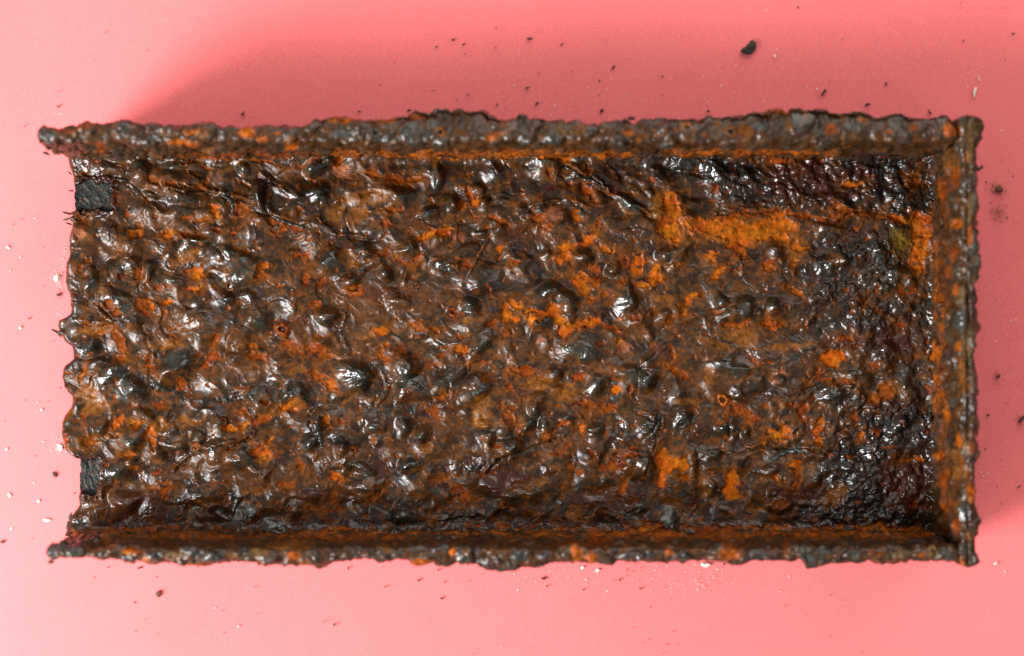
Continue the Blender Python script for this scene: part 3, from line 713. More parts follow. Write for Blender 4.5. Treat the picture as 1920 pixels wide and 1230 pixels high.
    # cracks with a lifted lip
    for pts, dep, lip in CRACK:
        P = np.array(pts, float)
        x0, y0 = P.min(0) - 16
        x1, y1 = P.max(0) + 16
        idx = np.flatnonzero((px > x0) & (px < x1) & (pyf > y0) & (pyf < y1))
        if not len(idx):
            continue
        qx, qy = px[idx] + 0.7 * wxs[idx], pyf[idx] + 0.7 * wys[idx]
        bd = np.full(len(idx), 99.0)
        side = np.zeros(len(idx))
        for (ax, ay), (bx, by) in zip(P[:-1], P[1:]):
            vx, vy = bx - ax, by - ay
            t = np.clip(((qx - ax) * vx + (qy - ay) * vy) / (vx * vx + vy * vy), 0, 1)
            ex, ey = qx - ax - t * vx, qy - ay - t * vy
            dd = np.hypot(ex, ey)
            m = dd < bd
            bd = np.where(m, dd, bd)
            side = np.where(m, np.sign(vx * ey - vy * ex), side)
        vary = sm(-0.35, 0.25, nb[idx] + 0.4 * nc[idx])
        h[idx] += vary * (-0.6 * dep * np.exp(-(bd / 2.4) ** 2) + 0.9 * lip * np.exp(-((bd * -side - 6.5) / 4.2) ** 2))
        a = 0.45 * (vary * np.exp(-(bd / 2.2) ** 2))[:, None]
        C[idx] = C[idx] * (1 - a) + BLACK[None, :] * a
    # hollows where the skin is gone down to plain steel, by the cut end
    for x0, x1, y0, y1, dep in ((100, 207, 343, 393, 40), (100, 184, 864, 922, 36)):
        qx, qy = px + 1.6 * wxs, pyf + 1.6 * wys + 5 * np.exp(-((px - 172) / 9) ** 2) * (pyf < 380)
        sd = np.maximum(np.maximum(qx - x1, y0 - qy), qy - y1)
        a = sm(2.0, -2.0, sd)
        lip = np.exp(-((sd - 7) / 5.0) ** 2) * (px > x0)
        h = h * (1 - a) + 5 * lip - dep * a
        C = mixc(C, BLACK, 0.9 * sm(9, 0, sd))
        C = mixc(C, PAL['d'], 0.7 * lip)
    # roll down into the corners with the flanges, rise of the fillets
    fr = 26.0
    dt, db, drt = pyf - Y0, Y1 - pyf, XR - px
    for d, amp in ((dt, 17), (db, 20), (drt, 14)):
        q = np.clip(1 - (d + 0.5 * wys) / fr, 0, 1)
        h += amp * q * q
    edge = np.clip((px - np.repeat(xl[None, :], nu, 0).ravel()), 0, None)
    rr = 13.0
    q = np.clip(1 - edge / rr, 0, 1)
    h -= rr * 1.2 * (1 - np.sqrt(np.clip(1 - q * q, 0, 1)))
    h = h.reshape(sh)
    Z = ZW + h * S0
    X = (PX - 960) * S0
    Y = (615 - PY) * S0
    V = np.stack([X, Y, Z], -1)
    # the broken edge goes down and back under
    zb = ZW - 26 * S0
    ex = []
    for dx, f_ in ((130, 1.0), (8, 1.0), (1.5, 0.6)):
        c = V[0].copy()
        c[:, 0] += dx * S0
        c[:, 2] = V[0][:, 2] * (1 - f_) + zb * f_
        ex.append(c)
    V = np.concatenate([np.stack(ex, 0), V], 0)
    C = C.reshape(sh + (3,))
    G = G.reshape(sh)
    C = np.concatenate([np.repeat(C[:1], 3, 0), C], 0)
    G = np.concatenate([np.repeat(G[:1], 3, 0), G], 0)
    me = mesh_np('web', V.reshape(-1, 3), grid_faces(nu + 3, nv), M_RUST, np.clip(C.reshape(-1, 3), 0.003, 0.9), np.clip(G.ravel(), 0, 1))
    o = bpy.data.objects.new('web', me)
    link(o, beam)

    def height(x, y):
        j = int(np.clip((y - Y0) / (Y1 - Y0) * (nv - 1), 0, nv - 1))
        i = int(np.clip((x - xl[j]) / (XR - xl[j]) * (nu - 1), 0, nu - 1))
        return float(h[max(i - 2, 0):i + 3, max(j - 2, 0):j + 3].mean())
    return height


web_h = web()


def wall(name, along, a0, a1, face, T, outline, out_sign, n_along, stripe):
    """an upright plate: 'along' is the axis it runs on, face the coordinate of its inner face, T its thickness"""
    # section: inner face up, rim, outer face down (n = outward distance, z)
    rc = min(T * 0.42, 0.0017)
    zs_in = np.concatenate([np.linspace(0.0003, 0.011, 6)[:-1], np.linspace(0.011, ZR - rc, 62)])
    sec = [(0.0, z, -1, 0) for z in zs_in]
    for t in np.linspace(0, 90, 11)[1:-1]:
        t = math.radians(t)
        sec.append((rc - rc * math.cos(t), ZR - rc + rc * math.sin(t), -math.cos(t), math.sin(t)))
    for q in np.linspace(rc, T - rc, 18):
        sec.append((q, ZR, 0, 1))
    for t in np.linspace(0, 90, 11)[1:-1]:
        t = math.radians(t)
        sec.append((T - rc + rc * math.sin(t), ZR - rc + rc * math.cos(t), math.sin(t), math.cos(t)))
    for z in np.linspace(ZR - rc, 0.0003, 84):
        sec.append((T, z, 1, 0))
    sec = np.array(sec)
    ns = len(sec)
    A = np.linspace(a0, a1, n_along)
    # rounded ends: shrink the section towards the ends
    re = T * 0.4
    AA = np.repeat(A[:, None], ns, 1)
    NN = np.repeat(sec[None, :, 0], n_along, 0)
    ZZ = np.repeat(sec[None, :, 1], n_along, 0)
    nn = np.repeat(sec[None, :, 2], n_along, 0)
    nz = np.repeat(sec[None, :, 3], n_along, 0)
    tilt = 0.0008 * np.clip((ZZ - ZW) / (ZR - ZW), 0, 1) * (1 - np.clip(NN / T, 0, 1))
    # pixel outline -> extra outward push
    if along == 'x':
        pxa = A / kz(ZR) + 960
        ot = np.interp(pxa, outline[:, 0], outline[:, 1])
        edge = abs(out_sign) * np.abs(615 - ot) * kz(ZR)
    else:
        pya = 615 - A / kz(ZR)
        ot = np.interp(pya, outline[:, 0], outline[:, 1])
        edge = (ot - 960) * kz(ZR)
    ext = edge - abs(face) - T
    shrink = np.minimum(np.clip((A - a0) / re, 0, 1), np.clip((a1 - A) / re, 0, 1))
    shrink = np.clip(1 - (1 - shrink) ** 2.6, 0, 1) ** 0.5 * 0.97 + 0.03
    # world position before bumps
    def place(NN, ZZ):
        n_ = (abs(face) + NN) * out_sign
        return (AA, n_) if along == 'x' else (n_, AA)
    x, y = place(NN, ZZ)
    p = np.stack([x, y, ZZ], -1).reshape(-1, 3) / S0       # in web pixels, for the noises
    X_, Y_, Z_ = p[:, 0], p[:, 1], p[:, 2]
    s = 100 if along == 'x' else 300
    w1 = 7 * fbm3(X_ / 30, Y_ / 30, Z_ / 30, 2, s)
    w2 = 7 * fbm3(X_ / 30, Y_ / 30, Z_ / 30, 2, s + 40)
    c1, i1 = cells3((X_ + w1) / 34, (Y_ + w2) / 34, Z_ / 34, s)
    c2, i2 = cells3((X_ + w1) / 15, (Y_ + w2) / 15, Z_ / 15, s + 5)
    fb = fbm3(X_ / 24, Y_ / 24, Z_ / 24, 3, s + 9)
    low = fbm3(X_ / 90, Y_ / 90, Z_ / 90, 2, s + 19)
    sh = NN.shape
    c4, i4 = cells3((X_ + w1) / 9, (Y_ + w2) / 9, Z_ / 9, s + 7)
    disp = 9.5 * bubble(c1, 0.65) * i1 + 5.6 * np.clip(1 - (c2 / 0.75) ** 2, 0, 1) * i2 + 1.8 * np.clip(1 - (c4 / 0.75) ** 2, 0, 1) * i4 + 4.0 * fb + 3.0 * low - 4.0
    if along == 'y':
        disp *= 1.05
    disp = disp.reshape(sh) * S0
    # crusted layers along the inner face: a thick lip under the rim, a hollow below it
    zz = ZZ / S0
    lay = (3.2 * np.exp(-((ZZ - 0.0345) / 0.0018) ** 2) - 5.0 * np.exp(-((ZZ - 0.0312) / 0.0011) ** 2) + 3.0 * np.exp(-((ZZ - 0.0262) / 0.0028) ** 2))
    lay = lay * (0.6 + 1.2 * low.reshape(sh)) * S0 * (nn < -0.5)
    al = X_ if along == 'x' else Y_
    strata = fbm3(al / 70, Z_ / 9, Z_ * 0 + 2.2, 3, s + 23).reshape(sh)
    disp = disp + lay + 5.5 * S0 * strata * (nn < -0.5)
    if along == 'y':
        # a long ridge and groove down the rim
        tt = (NN - 0.32 * T - 0.16 * T * low.reshape(sh) - 0.10 * T * fb.reshape(sh)) / (0.10 * T)
        disp -= 6 * S0 * np.exp(-tt ** 2) * (nz > 0.5) * sm(-0.4, 0.2, low.reshape(sh))
    wout = np.clip(NN / T, 0, 1) ** 1.5
    NN2 = NN + tilt + ext[:, None] * wout * (0.75 + 0.25 * sm(0.0, 0.03, ZZ)) + disp * nn
    ZZ2 = ZZ + disp * nz
    # the outline bulges a little below the rim, as loose scale
    bul = np.clip(ext, 0, None)[:, None]
    ZZ2 -= np.clip(bul * 0.55 * wout * (nz > 0.3), 0, 0.0015)
    ZZ2 = np.maximum(ZZ2, 0.0002)
    mid = T * 0.5
    NN2 = mid + (NN2 - mid) * shrink[:, None]
    zc = 0.5 * ZR
    ZZ2 = np.where(ZZ2 > zc, zc + (ZZ2 - zc) * (0.9 + 0.1 * shrink[:, None]), ZZ2)
    AA = AA + (3.0 * fbm3(X_ / 20, Y_ / 20, Z_ / 20, 2, s + 77).reshape(sh)) * S0 * (shrink[:, None] < 0.98)
    x2, y2 = ((AA, (abs(face) + NN2) * out_sign) if along == 'x' else ((abs(face) + NN2) * out_sign, AA))
    V = np.stack([x2, y2, ZZ2], -1)

    # colour
    kk = np.array([kz(q) for q in sec[:, 1]])[None, :]
    bx, by = place(NN + ext[:, None] * wout, ZZ)
    px = (bx / kk + 960).ravel()
    py = (615 - by / kk).ravel()
    na = fbm3(X_ / 60, Y_ / 60, Z_ / 60, 3, s + 111)
    nb = fbm3(X_ / 22, Y_ / 22, Z_ / 22, 3, s + 131)
    nd = fbm3(X_ / 8, Y_ / 8, Z_ / 8, 2, s + 151)

    def mixc(c, k, a):
        a = np.clip(a, 0, 1)[:, None]
        return c * (1 - a) + np.asarray(k)[None, :] * a
    C = np.broadcast_to(BROWN, (px.size, 3)).copy()
    C = mixc(C, PURPLE, sm(-0.1, 0.35, na))
    C = mixc(C, (0.025, 0.0245, 0.0195), 0.85 * sm(0.12, 0.6, 0.7 * bubble(c1, 0.6) * i1 + 0.5 * nb + 0.2 * na))
    C = mixc(C, STAIN, 0.8 * sm(0.0, 0.32, nb - 0.15 * nd))
    C = mixc(C, PAL['o'], 0.5 * sm(0.2, 0.45, fbm3(X_ / 34, Y_ / 34, Z_ / 34, 3, s + 181)))
    C = mixc(C, PAL['d'], 0.6 * sm(0.15, 0.4, fbm3(X_ / 26, Y_ / 26, Z_ / 26, 2, s + 171)))
    G = np.clip(0.55 + 0.25 * nd + 0.25 * bubble(c1, 0.6) * i1, 0, 1)
    wx, wy = 9 * nb + 4 * nd, 9 * fbm3(X_ / 22, Y_ / 22, Z_ / 22, 3, s + 191) - 4 * nd
    for key in 'otgrb':
        acc = np.zeros(px.size)
        for idx, amt, d, r in spots(px, py, [q for q in RIM if q[5] == key], wx, wy, 0.9):
            acc[idx] = np.maximum(acc[idx], amt)
        a = acc * (0.92 if key in 'rb' else 0.8) * sm(-0.42, 0.12, nb + 0.5 * nd + 0.12)
        C = mixc(C * 1.0, PAL[key], a)
        if key in 'rbot':
            G = G * (1 - 0.45 * a)
        if key == 'g':
            G = G + 0.3 * a * (1 - G)
    # bands low on the inner face, just above the web
    zf = ZZ.ravel()
    inner = (nn.ravel() < -0.5)
    for z0, wd, x0, x1, k, am in stripe:
        run = (px if along == 'x' else py)
        a = np.exp(-((zf - z0 - 0.0014 * na - 0.0007 * nb) / wd) ** 2) * inner * sm(x0 - 15, x0 + 15, run) * sm(x1 + 15, x1 - 15, run) * sm(-0.45, 0.05, nb + 0.7 * na)
        C = mixc(C, PAL[k], am * a)
        G = G * (1 - 0.3 * a)
    C *= (np.exp(0.7 * fbm3(X_ / 20, Y_ / 20, Z_ / 20, 3, s + 211) - 0.1) * (1 + 0.25 * nd))[:, None]
    F_ = grid_faces(n_along, ns, wrap=True)
    Vf = V.reshape(-1, 3)
    me = mesh_np(name, Vf, F_, M_RUST, np.clip(C, 0.003, 0.9), G)
    o = bpy.data.objects.new(name, me)
    link(o, beam)
    return o


k_r = kz(ZR)
XF = (1800 - 960) * k_r        # the flanges run into the end plate
wall('flange', 'x', (66 - 960) * k_r, XF, 320.0 * S0, 0.0045, TOP, 1, 1150,
     [(0.0235, 0.0055, 620, 1190, 'b', 0.95), (0.0250, 0.0045, 1250, 1560, 'b', 0.95), (0.0225, 0.004, 330, 640, 'r', 0.8), (0.032, 0.0015, 300, 1240, 'd', 0.7)])
wall('flange', 'x', (83 - 960) * k_r, XF, 381.0 * S0, 0.0040, BOT, -1, 1140,
     [(0.0225, 0.0040, 120, 620, 'b', 0.7), (0.0225, 0.0055, 600, 760, 'b', 0.85), (0.0215, 0.0030, 760, 1180, 'b', 0.95), (0.0230, 0.0055, 1150, 1400, 'b', 0.9),
      (0.0225, 0.0050, 1400, 1760, 'b', 0.85), (0.034, 0.002, 100, 1760, 'd', 0.7)])
wall('end_plate', 'y', (615 - 1066) * k_r, (615 - 214) * k_r, (1746 - 960) * S0, 0.0047, RIGHT, 1, 620,
     [(0.020, 0.0016, 450, 800, 'b', 0.5), (0.026, 0.003, 330, 1000, 'r', 0.4)])


# plain steel showing in the two hollows at the cut end
def bare(x0, x1, y0, y1, z, seed):
    nu, nv = 46, 40
    X, Y = np.meshgrid(np.linspace(x0, x1, nu), np.linspace(y0, y1, nv), indexing='ij')
    hz = 2.6 * fbm2(X / 14, Y / 14, 3, seed) + 1.4 * fbm2(X / 4, Y / 4, 2, seed + 4)
    brd = np.minimum(np.minimum(X - x0 + 4, x1 - X), np.minimum(Y - y0, y1 - Y))
    hz -= 5 * np.clip(1 - brd / 3.0, 0, 1)
    Xj = X + 4.5 * fbm2(Y / 13, X / 60, 3, seed + 8)
    Yj = Y + 4.5 * fbm2(X / 13, Y / 60, 3, seed + 9) + 3 * np.exp(-((X - x0 - 0.45 * (x1 - x0)) / 9) ** 2) * (Y < y0 + 15)
    V = np.stack([(Xj - 960) * S0, (615 - Yj) * S0, ZW + (z + hz) * S0], -1).reshape(-1, 3)
    nn = fbm2(X.ravel() / 5, Y.ravel() / 5, 3, seed + 12)
    C = np.array((0.021, 0.0225, 0.0205))[None, :] * (1 + 1.5 * nn - 0.4 * (X.ravel() < x0 + 15))[:, None]
    fl = 0.75 * sm(0.12, 0.4, fbm2(X.ravel() / 9, Y.ravel() / 9, 3, seed + 15))[:, None]
    C = C * (1 - fl) + np.array((0.05, 0.022, 0.008))[None, :] * fl
    me = mesh_np('bare_steel_patch', V, grid_faces(nu, nv), M_RUST, np.clip(C, 0.004, 1), np.full(len(V), 0.38))
    o = bpy.data.objects.new('bare_steel_patch', me)
    link(o, beam)
    return o


b1 = bare(138, 222, 330, 408, -9.0, 31)
b1['label'] = 'square of dull grey bare steel at the upper end of the broken edge'
b2 = bare(149, 200, 850, 936, -8.0, 47)
b2['label'] = 'rough grey bare steel strip low on the broken edge'

# hollow rust tubercles: small raised rings with a mouth
def tubercle(x, y, r, key, mouth, z, hgt, sx=1.0, turn=0.0):
    na, prof = 28, [(1.35, -0.5), (1.15, 0.05), (1.02, 0.55), (0.86, 0.92), (0.70, 1.0), (0.56, 0.86), (0.47, 0.45), (0.40, -0.1), (0.02, -0.35)]
    rg = np.random.default_rng(int(x * 7 + y))
    ph = rg.random(4) * 6.28
    ang = np.linspace(0, 2 * math.pi, na, endpoint=False)
    wob = 1 + 0.10 * np.sin(2 * ang + ph[0]) + 0.07 * np.sin(3 * ang + ph[1]) + 0.08 * np.sin(5 * ang + ph[2])
    gap = 1 - 0.4 * np.exp(-((np.mod(ang - ph[1], 2 * math.pi) - 2.0) / 0.55) ** 2)
    V, C, G = [], [], []
    ct, st = math.cos(turn), math.sin(turn)
    for i, (rad, hh) in enumerate(prof):
        for j, a in enumerate(ang):
            q = r * rad * wob[j]
            dx, dy = q * math.cos(a) * sx, q * math.sin(a)
            dx, dy = dx * ct - dy * st, dx * st + dy * ct
            V.append((dx * S0, dy * S0, hgt * (hh * gap[j] + 0.22 * math.sin(2 * a + ph[3]) + 0.12 * math.sin(5 * a + ph[0])) * S0))
            c = np.array(PAL[key]) if i < 6 else np.array(PAL[mouth])
            C.append(c * rg.uniform(0.75, 1.2)); G.append(0.45 if i < 6 else 0.2)
    me = mesh_np('rust_tubercle', np.array(V), grid_faces(len(prof), na, wrap=True), M_RUST, np.array(C), np.array(G))
    o = bpy.data.objects.new('rust_tubercle', me)
    k = kz(ZW if z is None else z)
    o.location = ((x - 960) * k, (615 - y) * k, ZW + (web_h(x, y) - 1.0) * S0 if z is None else z)
    link(o, beam)
    return o


for a in [(432, 537, 9, 's', 'k', None, 5), (530, 617, 11, 'r', 'k', None, 7), (1355, 750, 10.5, 'b', 'k', None, 6), (1154, 731, 20, 'g', 'B', None, 6, 0.85, 0.3),
          (662, 844, 7, 'r', 'd', None, 6), (850, 585, 9, 'r', 'd', None, 6), (664, 541, 13, 'r', 'd', None, 4, 1.3, 0.1), (421, 790, 7, 'd', 'k', None, 5),
          (474, 809, 7, 'd', 'k', None, 5), (780, 538, 8, 's', 'd', None, 5), (1022, 991 - 5, 5, 'g', 'k', None, 5), (833, 912, 6, 'd', 'k', None, 4),
          (705, 249, 9, 'w', 'k', ZR - 0.0004, 3), (779, 248, 9, 'w', 'k', ZR - 0.0004, 3), (826, 248, 8, 'o', 'd', ZR - 0.0003, 4),
          (1290, 240, 9, 'o', 'd', ZR - 0.0004, 4), (1237, 245, 9, 's', 'd', ZR - 0.0004, 3), (1371, 247, 9, 's', 'k', ZR - 0.0004, 3),
          (1055, 249, 8, 's', 'd', ZR - 0.0004, 3), (1080, 248, 9, 's', 'd', ZR - 0.0004, 3), (1750, 1034, 8, 't', 's', ZR - 0.0004, 4)]:
    tubercle(*a)


# ------------------------------------------------------------------ crumbs on the paper
def lump_mesh(name, seed, mat, flat=0.7, rough=0.35, sub=2):
    import bmesh
    bm = bmesh.new()
    bmesh.ops.create_icosphere(bm, subdivisions=sub, radius=1)
    rg = random.Random(seed)
    cut = [(Vector((rg.gauss(0, 1), rg.gauss(0, 1), rg.gauss(0, 1))).normalized(), rg.uniform(0.45, 0.85)) for _ in range(9)]
    for v in bm.verts:
        for nrm, d in cut:
            q = v.co.dot(nrm) - d
            if q > 0:
                v.co -= nrm * q
        v.co *= 1 + rg.uniform(-rough, rough) * 0.35
        v.co.z *= flat
    zmin = min(v.co.z for v in bm.verts)
    for v in bm.verts:
        v.co.z -= zmin
    me = bpy.data.meshes.new(name)
    bm.to_mesh(me)
    bm.free()
    me.materials.append(mat)
    return me


LUMPS = {'k': [lump_mesh('rust_crumb', s, M_DARK) for s in (1, 2, 3, 4)], 'r': [lump_mesh('rust_crumb', s, M_BROWN) for s in (5, 6, 7)],
         'w': [lump_mesh('salt_crumb', s, M_WHITE) for s in (8, 9, 10)], 't': [lump_mesh('rust_crumb', s, M_TAN) for s in (11, 12)]}
NAME = {'k': 'rust_crumb', 'r': 'rust_crumb', 'w': 'salt_crumb', 't': 'rust_crumb'}
CAT = {'k': 'rust crumb', 'r': 'rust crumb', 'w': 'salt crumb', 't': 'rust crumb'}
rc = random.Random(3)


def crumb(x, y, r, kind, label=None, group=None, asp=None, turn=None):
    o = bpy.data.objects.new(NAME[kind], LUMPS[kind][rc.randrange(len(LUMPS[kind]))])
    k = kz(0)
    o.location = ((x - 960) * k, (615 - y) * k, -0.0003)
    a = asp or rc.uniform(1.0, 1.5)
    r *= 0.82
    o.scale = (r * k * a, r * k / a ** 0.4, r * k * 0.9)
    o.rotation_euler = (0, 0, math.radians(-turn) if turn is not None else rc.uniform(0, 6.28))
    link(o)
    tag(o, label, CAT[kind], group)
    return o


# strips of scale that have curled away from the web, and slivers along the broken edge
def curl(pts, wd, rise, key, gl):
    P = np.array(pts, float)
    t = np.linspace(0, len(P) - 1, 26)
    x, y = np.interp(t, np.arange(len(P)), P[:, 0]), np.interp(t, np.arange(len(P)), P[:, 1])
    for _ in range(3):
        x[1:-1] = (x[:-2] + x[1:-1] + x[2:]) / 3
        y[1:-1] = (y[:-2] + y[1:-1] + y[2:]) / 3
    tx, ty = np.gradient(x), np.gradient(y)
    L_ = np.hypot(tx, ty)
    nx_, ny_ = -ty / L_, tx / L_
    sec = [(-0.5, -1.5), (-0.2, 0.5), (0.15, 0.9), (0.5, 1.0), (0.55, 0.72), (0.2, 0.55), (-0.1, 0.1), (-0.4, -1.8)]
    V = []
    for k_ in range(len(x)):
        e_ = math.sin(math.pi * min(max((k_ + 0.6) / len(x), 0), 1)) ** 0.6
        z_ = web_h(x[k_], y[k_])
        for a_, b_ in sec:
            wv = 1 + 0.25 * math.sin(k_ * 1.3 + a_)
            V.append(((x[k_] + nx_[k_] * a_ * wd * e_ * wv - 960) * S0, (615 - y[k_] - ny_[k_] * a_ * wd * e_ * wv) * S0, ZW + (z_ + b_ * rise * e_ * wv) * S0))
    c = np.array(PAL[key])[None, :] * np.random.default_rng(int(pts[0][0])).uniform(0.7, 1.25, (len(V), 1))
    me = mesh_np('curled_scale', np.array(V), grid_faces(len(x), len(sec), wrap=True), M_RUST, np.clip(c, 0.004, 1), np.full(len(V), gl))
    return link(bpy.data.objects.new('curled_scale', me), beam)


for a in [([(416, 366), (430, 370), (440, 382), (436, 398)], 9, 7, 'g', 0.85), ([(1060, 312), (1076, 321), (1090, 334), (1112, 337), (1130, 351)], 8, 6, 'g', 0.9),
          ([(918, 446), (904, 470), (892, 495), (874, 524)], 10, 7, 's', 0.6), ([(1440, 866), (1462, 850), (1492, 842), (1510, 846)], 9, 6, 'g', 0.8),
          ([(180, 572), (196, 592), (222, 606)], 9, 6, 's', 0.85), ([(588, 782), (600, 806), (604, 840)], 10, 7, 'g', 0.9),
          ([(1672, 462), (1684, 484), (1702, 498)], 6, 5, 's', 0.7), ([(1236, 790), (1228, 812), (1208, 826)], 9, 6, 'g', 0.85),
          ([(700, 478), (680, 472), (664, 492)], 7, 5, 's', 0.8), ([(280, 700), (296, 722), (318, 735)], 10, 6, 'g', 0.85),
          ([(510, 404), (540, 416), (572, 426)], 8, 5, 'g', 0.8), ([(940, 832), (960, 838), (966, 818)], 9, 6, 'g', 0.9)]:
    curl(*a)
for x, y, r, asp, trn, z in [(126, 400, 4.5, 2.2, 15, ZW - 0.001), (125, 411, 4, 2.0, -10, ZW - 0.001), (130, 420, 3.5, 1.8, 20, ZW - 0.001), (106, 622, 5, 2.0, 30, ZW - 0.002),
                             (112, 626, 5, 1.6, 60, ZW - 0.002), (134, 358, 3, 1.8, 0, ZW - 0.001), (132, 325, 3, 1.8, 40, ZW - 0.001), (133, 968, 5, 1.8, 110, ZW - 0.001),
                             (128, 985, 5, 1.8, 100, ZW - 0.001), (88, 288, 6, 1.3, 20, 0.033), (1838, 316, 5, 1.6, -40, 0.034), (1184, 222, 7, 1.0, 0, 0.034), (1768, 220, 8, 1.2, 0, 0.036),
                             (980, 219, 9, 1.2, 0, 0.035), (96, 1053, 6, 1.0, 0, 0.036)]:
    o = bpy.data.objects.new('scale_sliver', LUMPS['k'][int(x) % 4])
    k = kz(z)
    o.location = ((x - 960) * k, (615 - y) * k, z)
    o.scale = (r * k * asp, r * k / asp ** 0.4, r * k * 0.9)
    o.rotation_euler = (0, 0, math.radians(-trn))
    link(o, beam)


# the one large flake, top right: its own jagged plate with a turned-up side
def big_flake():
    pts = [(-14, 4), (-8, -2), (-4, -4), (0, -9), (5, -15), (9, -16), (14, -12), (15, -4), (12, 4), (8, 9), (2, 11), (-4, 9), (-8, 9)]
    nr, out = 7, []
    k = kz(0)
    C, G, V = [], [], []
    rg = random.Random(9)
    P = []
    for a, b in zip(pts, pts[1:] + pts[:1]):
        for t in (0, 0.34, 0.67):
            P.append((a[0] + (b[0] - a[0]) * t + rg.uniform(-0.7, 0.7), a[1] + (b[1] - a[1]) * t + rg.uniform(-0.7, 0.7)))
    na = len(P)
    rings = [(1.0, 0.2, 0), (1.04, 2.2, 0), (0.98, 4.0, 0), (0.8, 5.0, 1), (0.6, 4.4, 1), (0.4, 5.2, 1), (0.2, 4.6, 1), (0.02, 5.0, 1)]
    for s_, z_, top in rings:
        for x, y in P:
            zz = z_ + (0.22 * max(x, 0) if top or z_ > 1 else 0) + (rg.uniform(-0.9, 0.9) if z_ > 1 else 0)
            V.append((x * s_ * k, -y * s_ * k, max(zz, 0) * k))
            C.append(np.array((0.02, 0.02, 0.016)) if rg.random() < 0.7 else np.array(PAL['t']) * 0.6)
            G.append(0.6)
    me = mesh_np('rust_flake', np.array(V), grid_faces(len(rings), na, wrap=True), M_RUST, np.array(C), np.array(G))
    o = bpy.data.objects.new('rust_flake', me)
    o.location = (*at(1402, 92)[:2], 0.0)
    link(o)
    tag(o, 'largest black shiny rust flake on the paper, alone above the beam', 'rust flake')


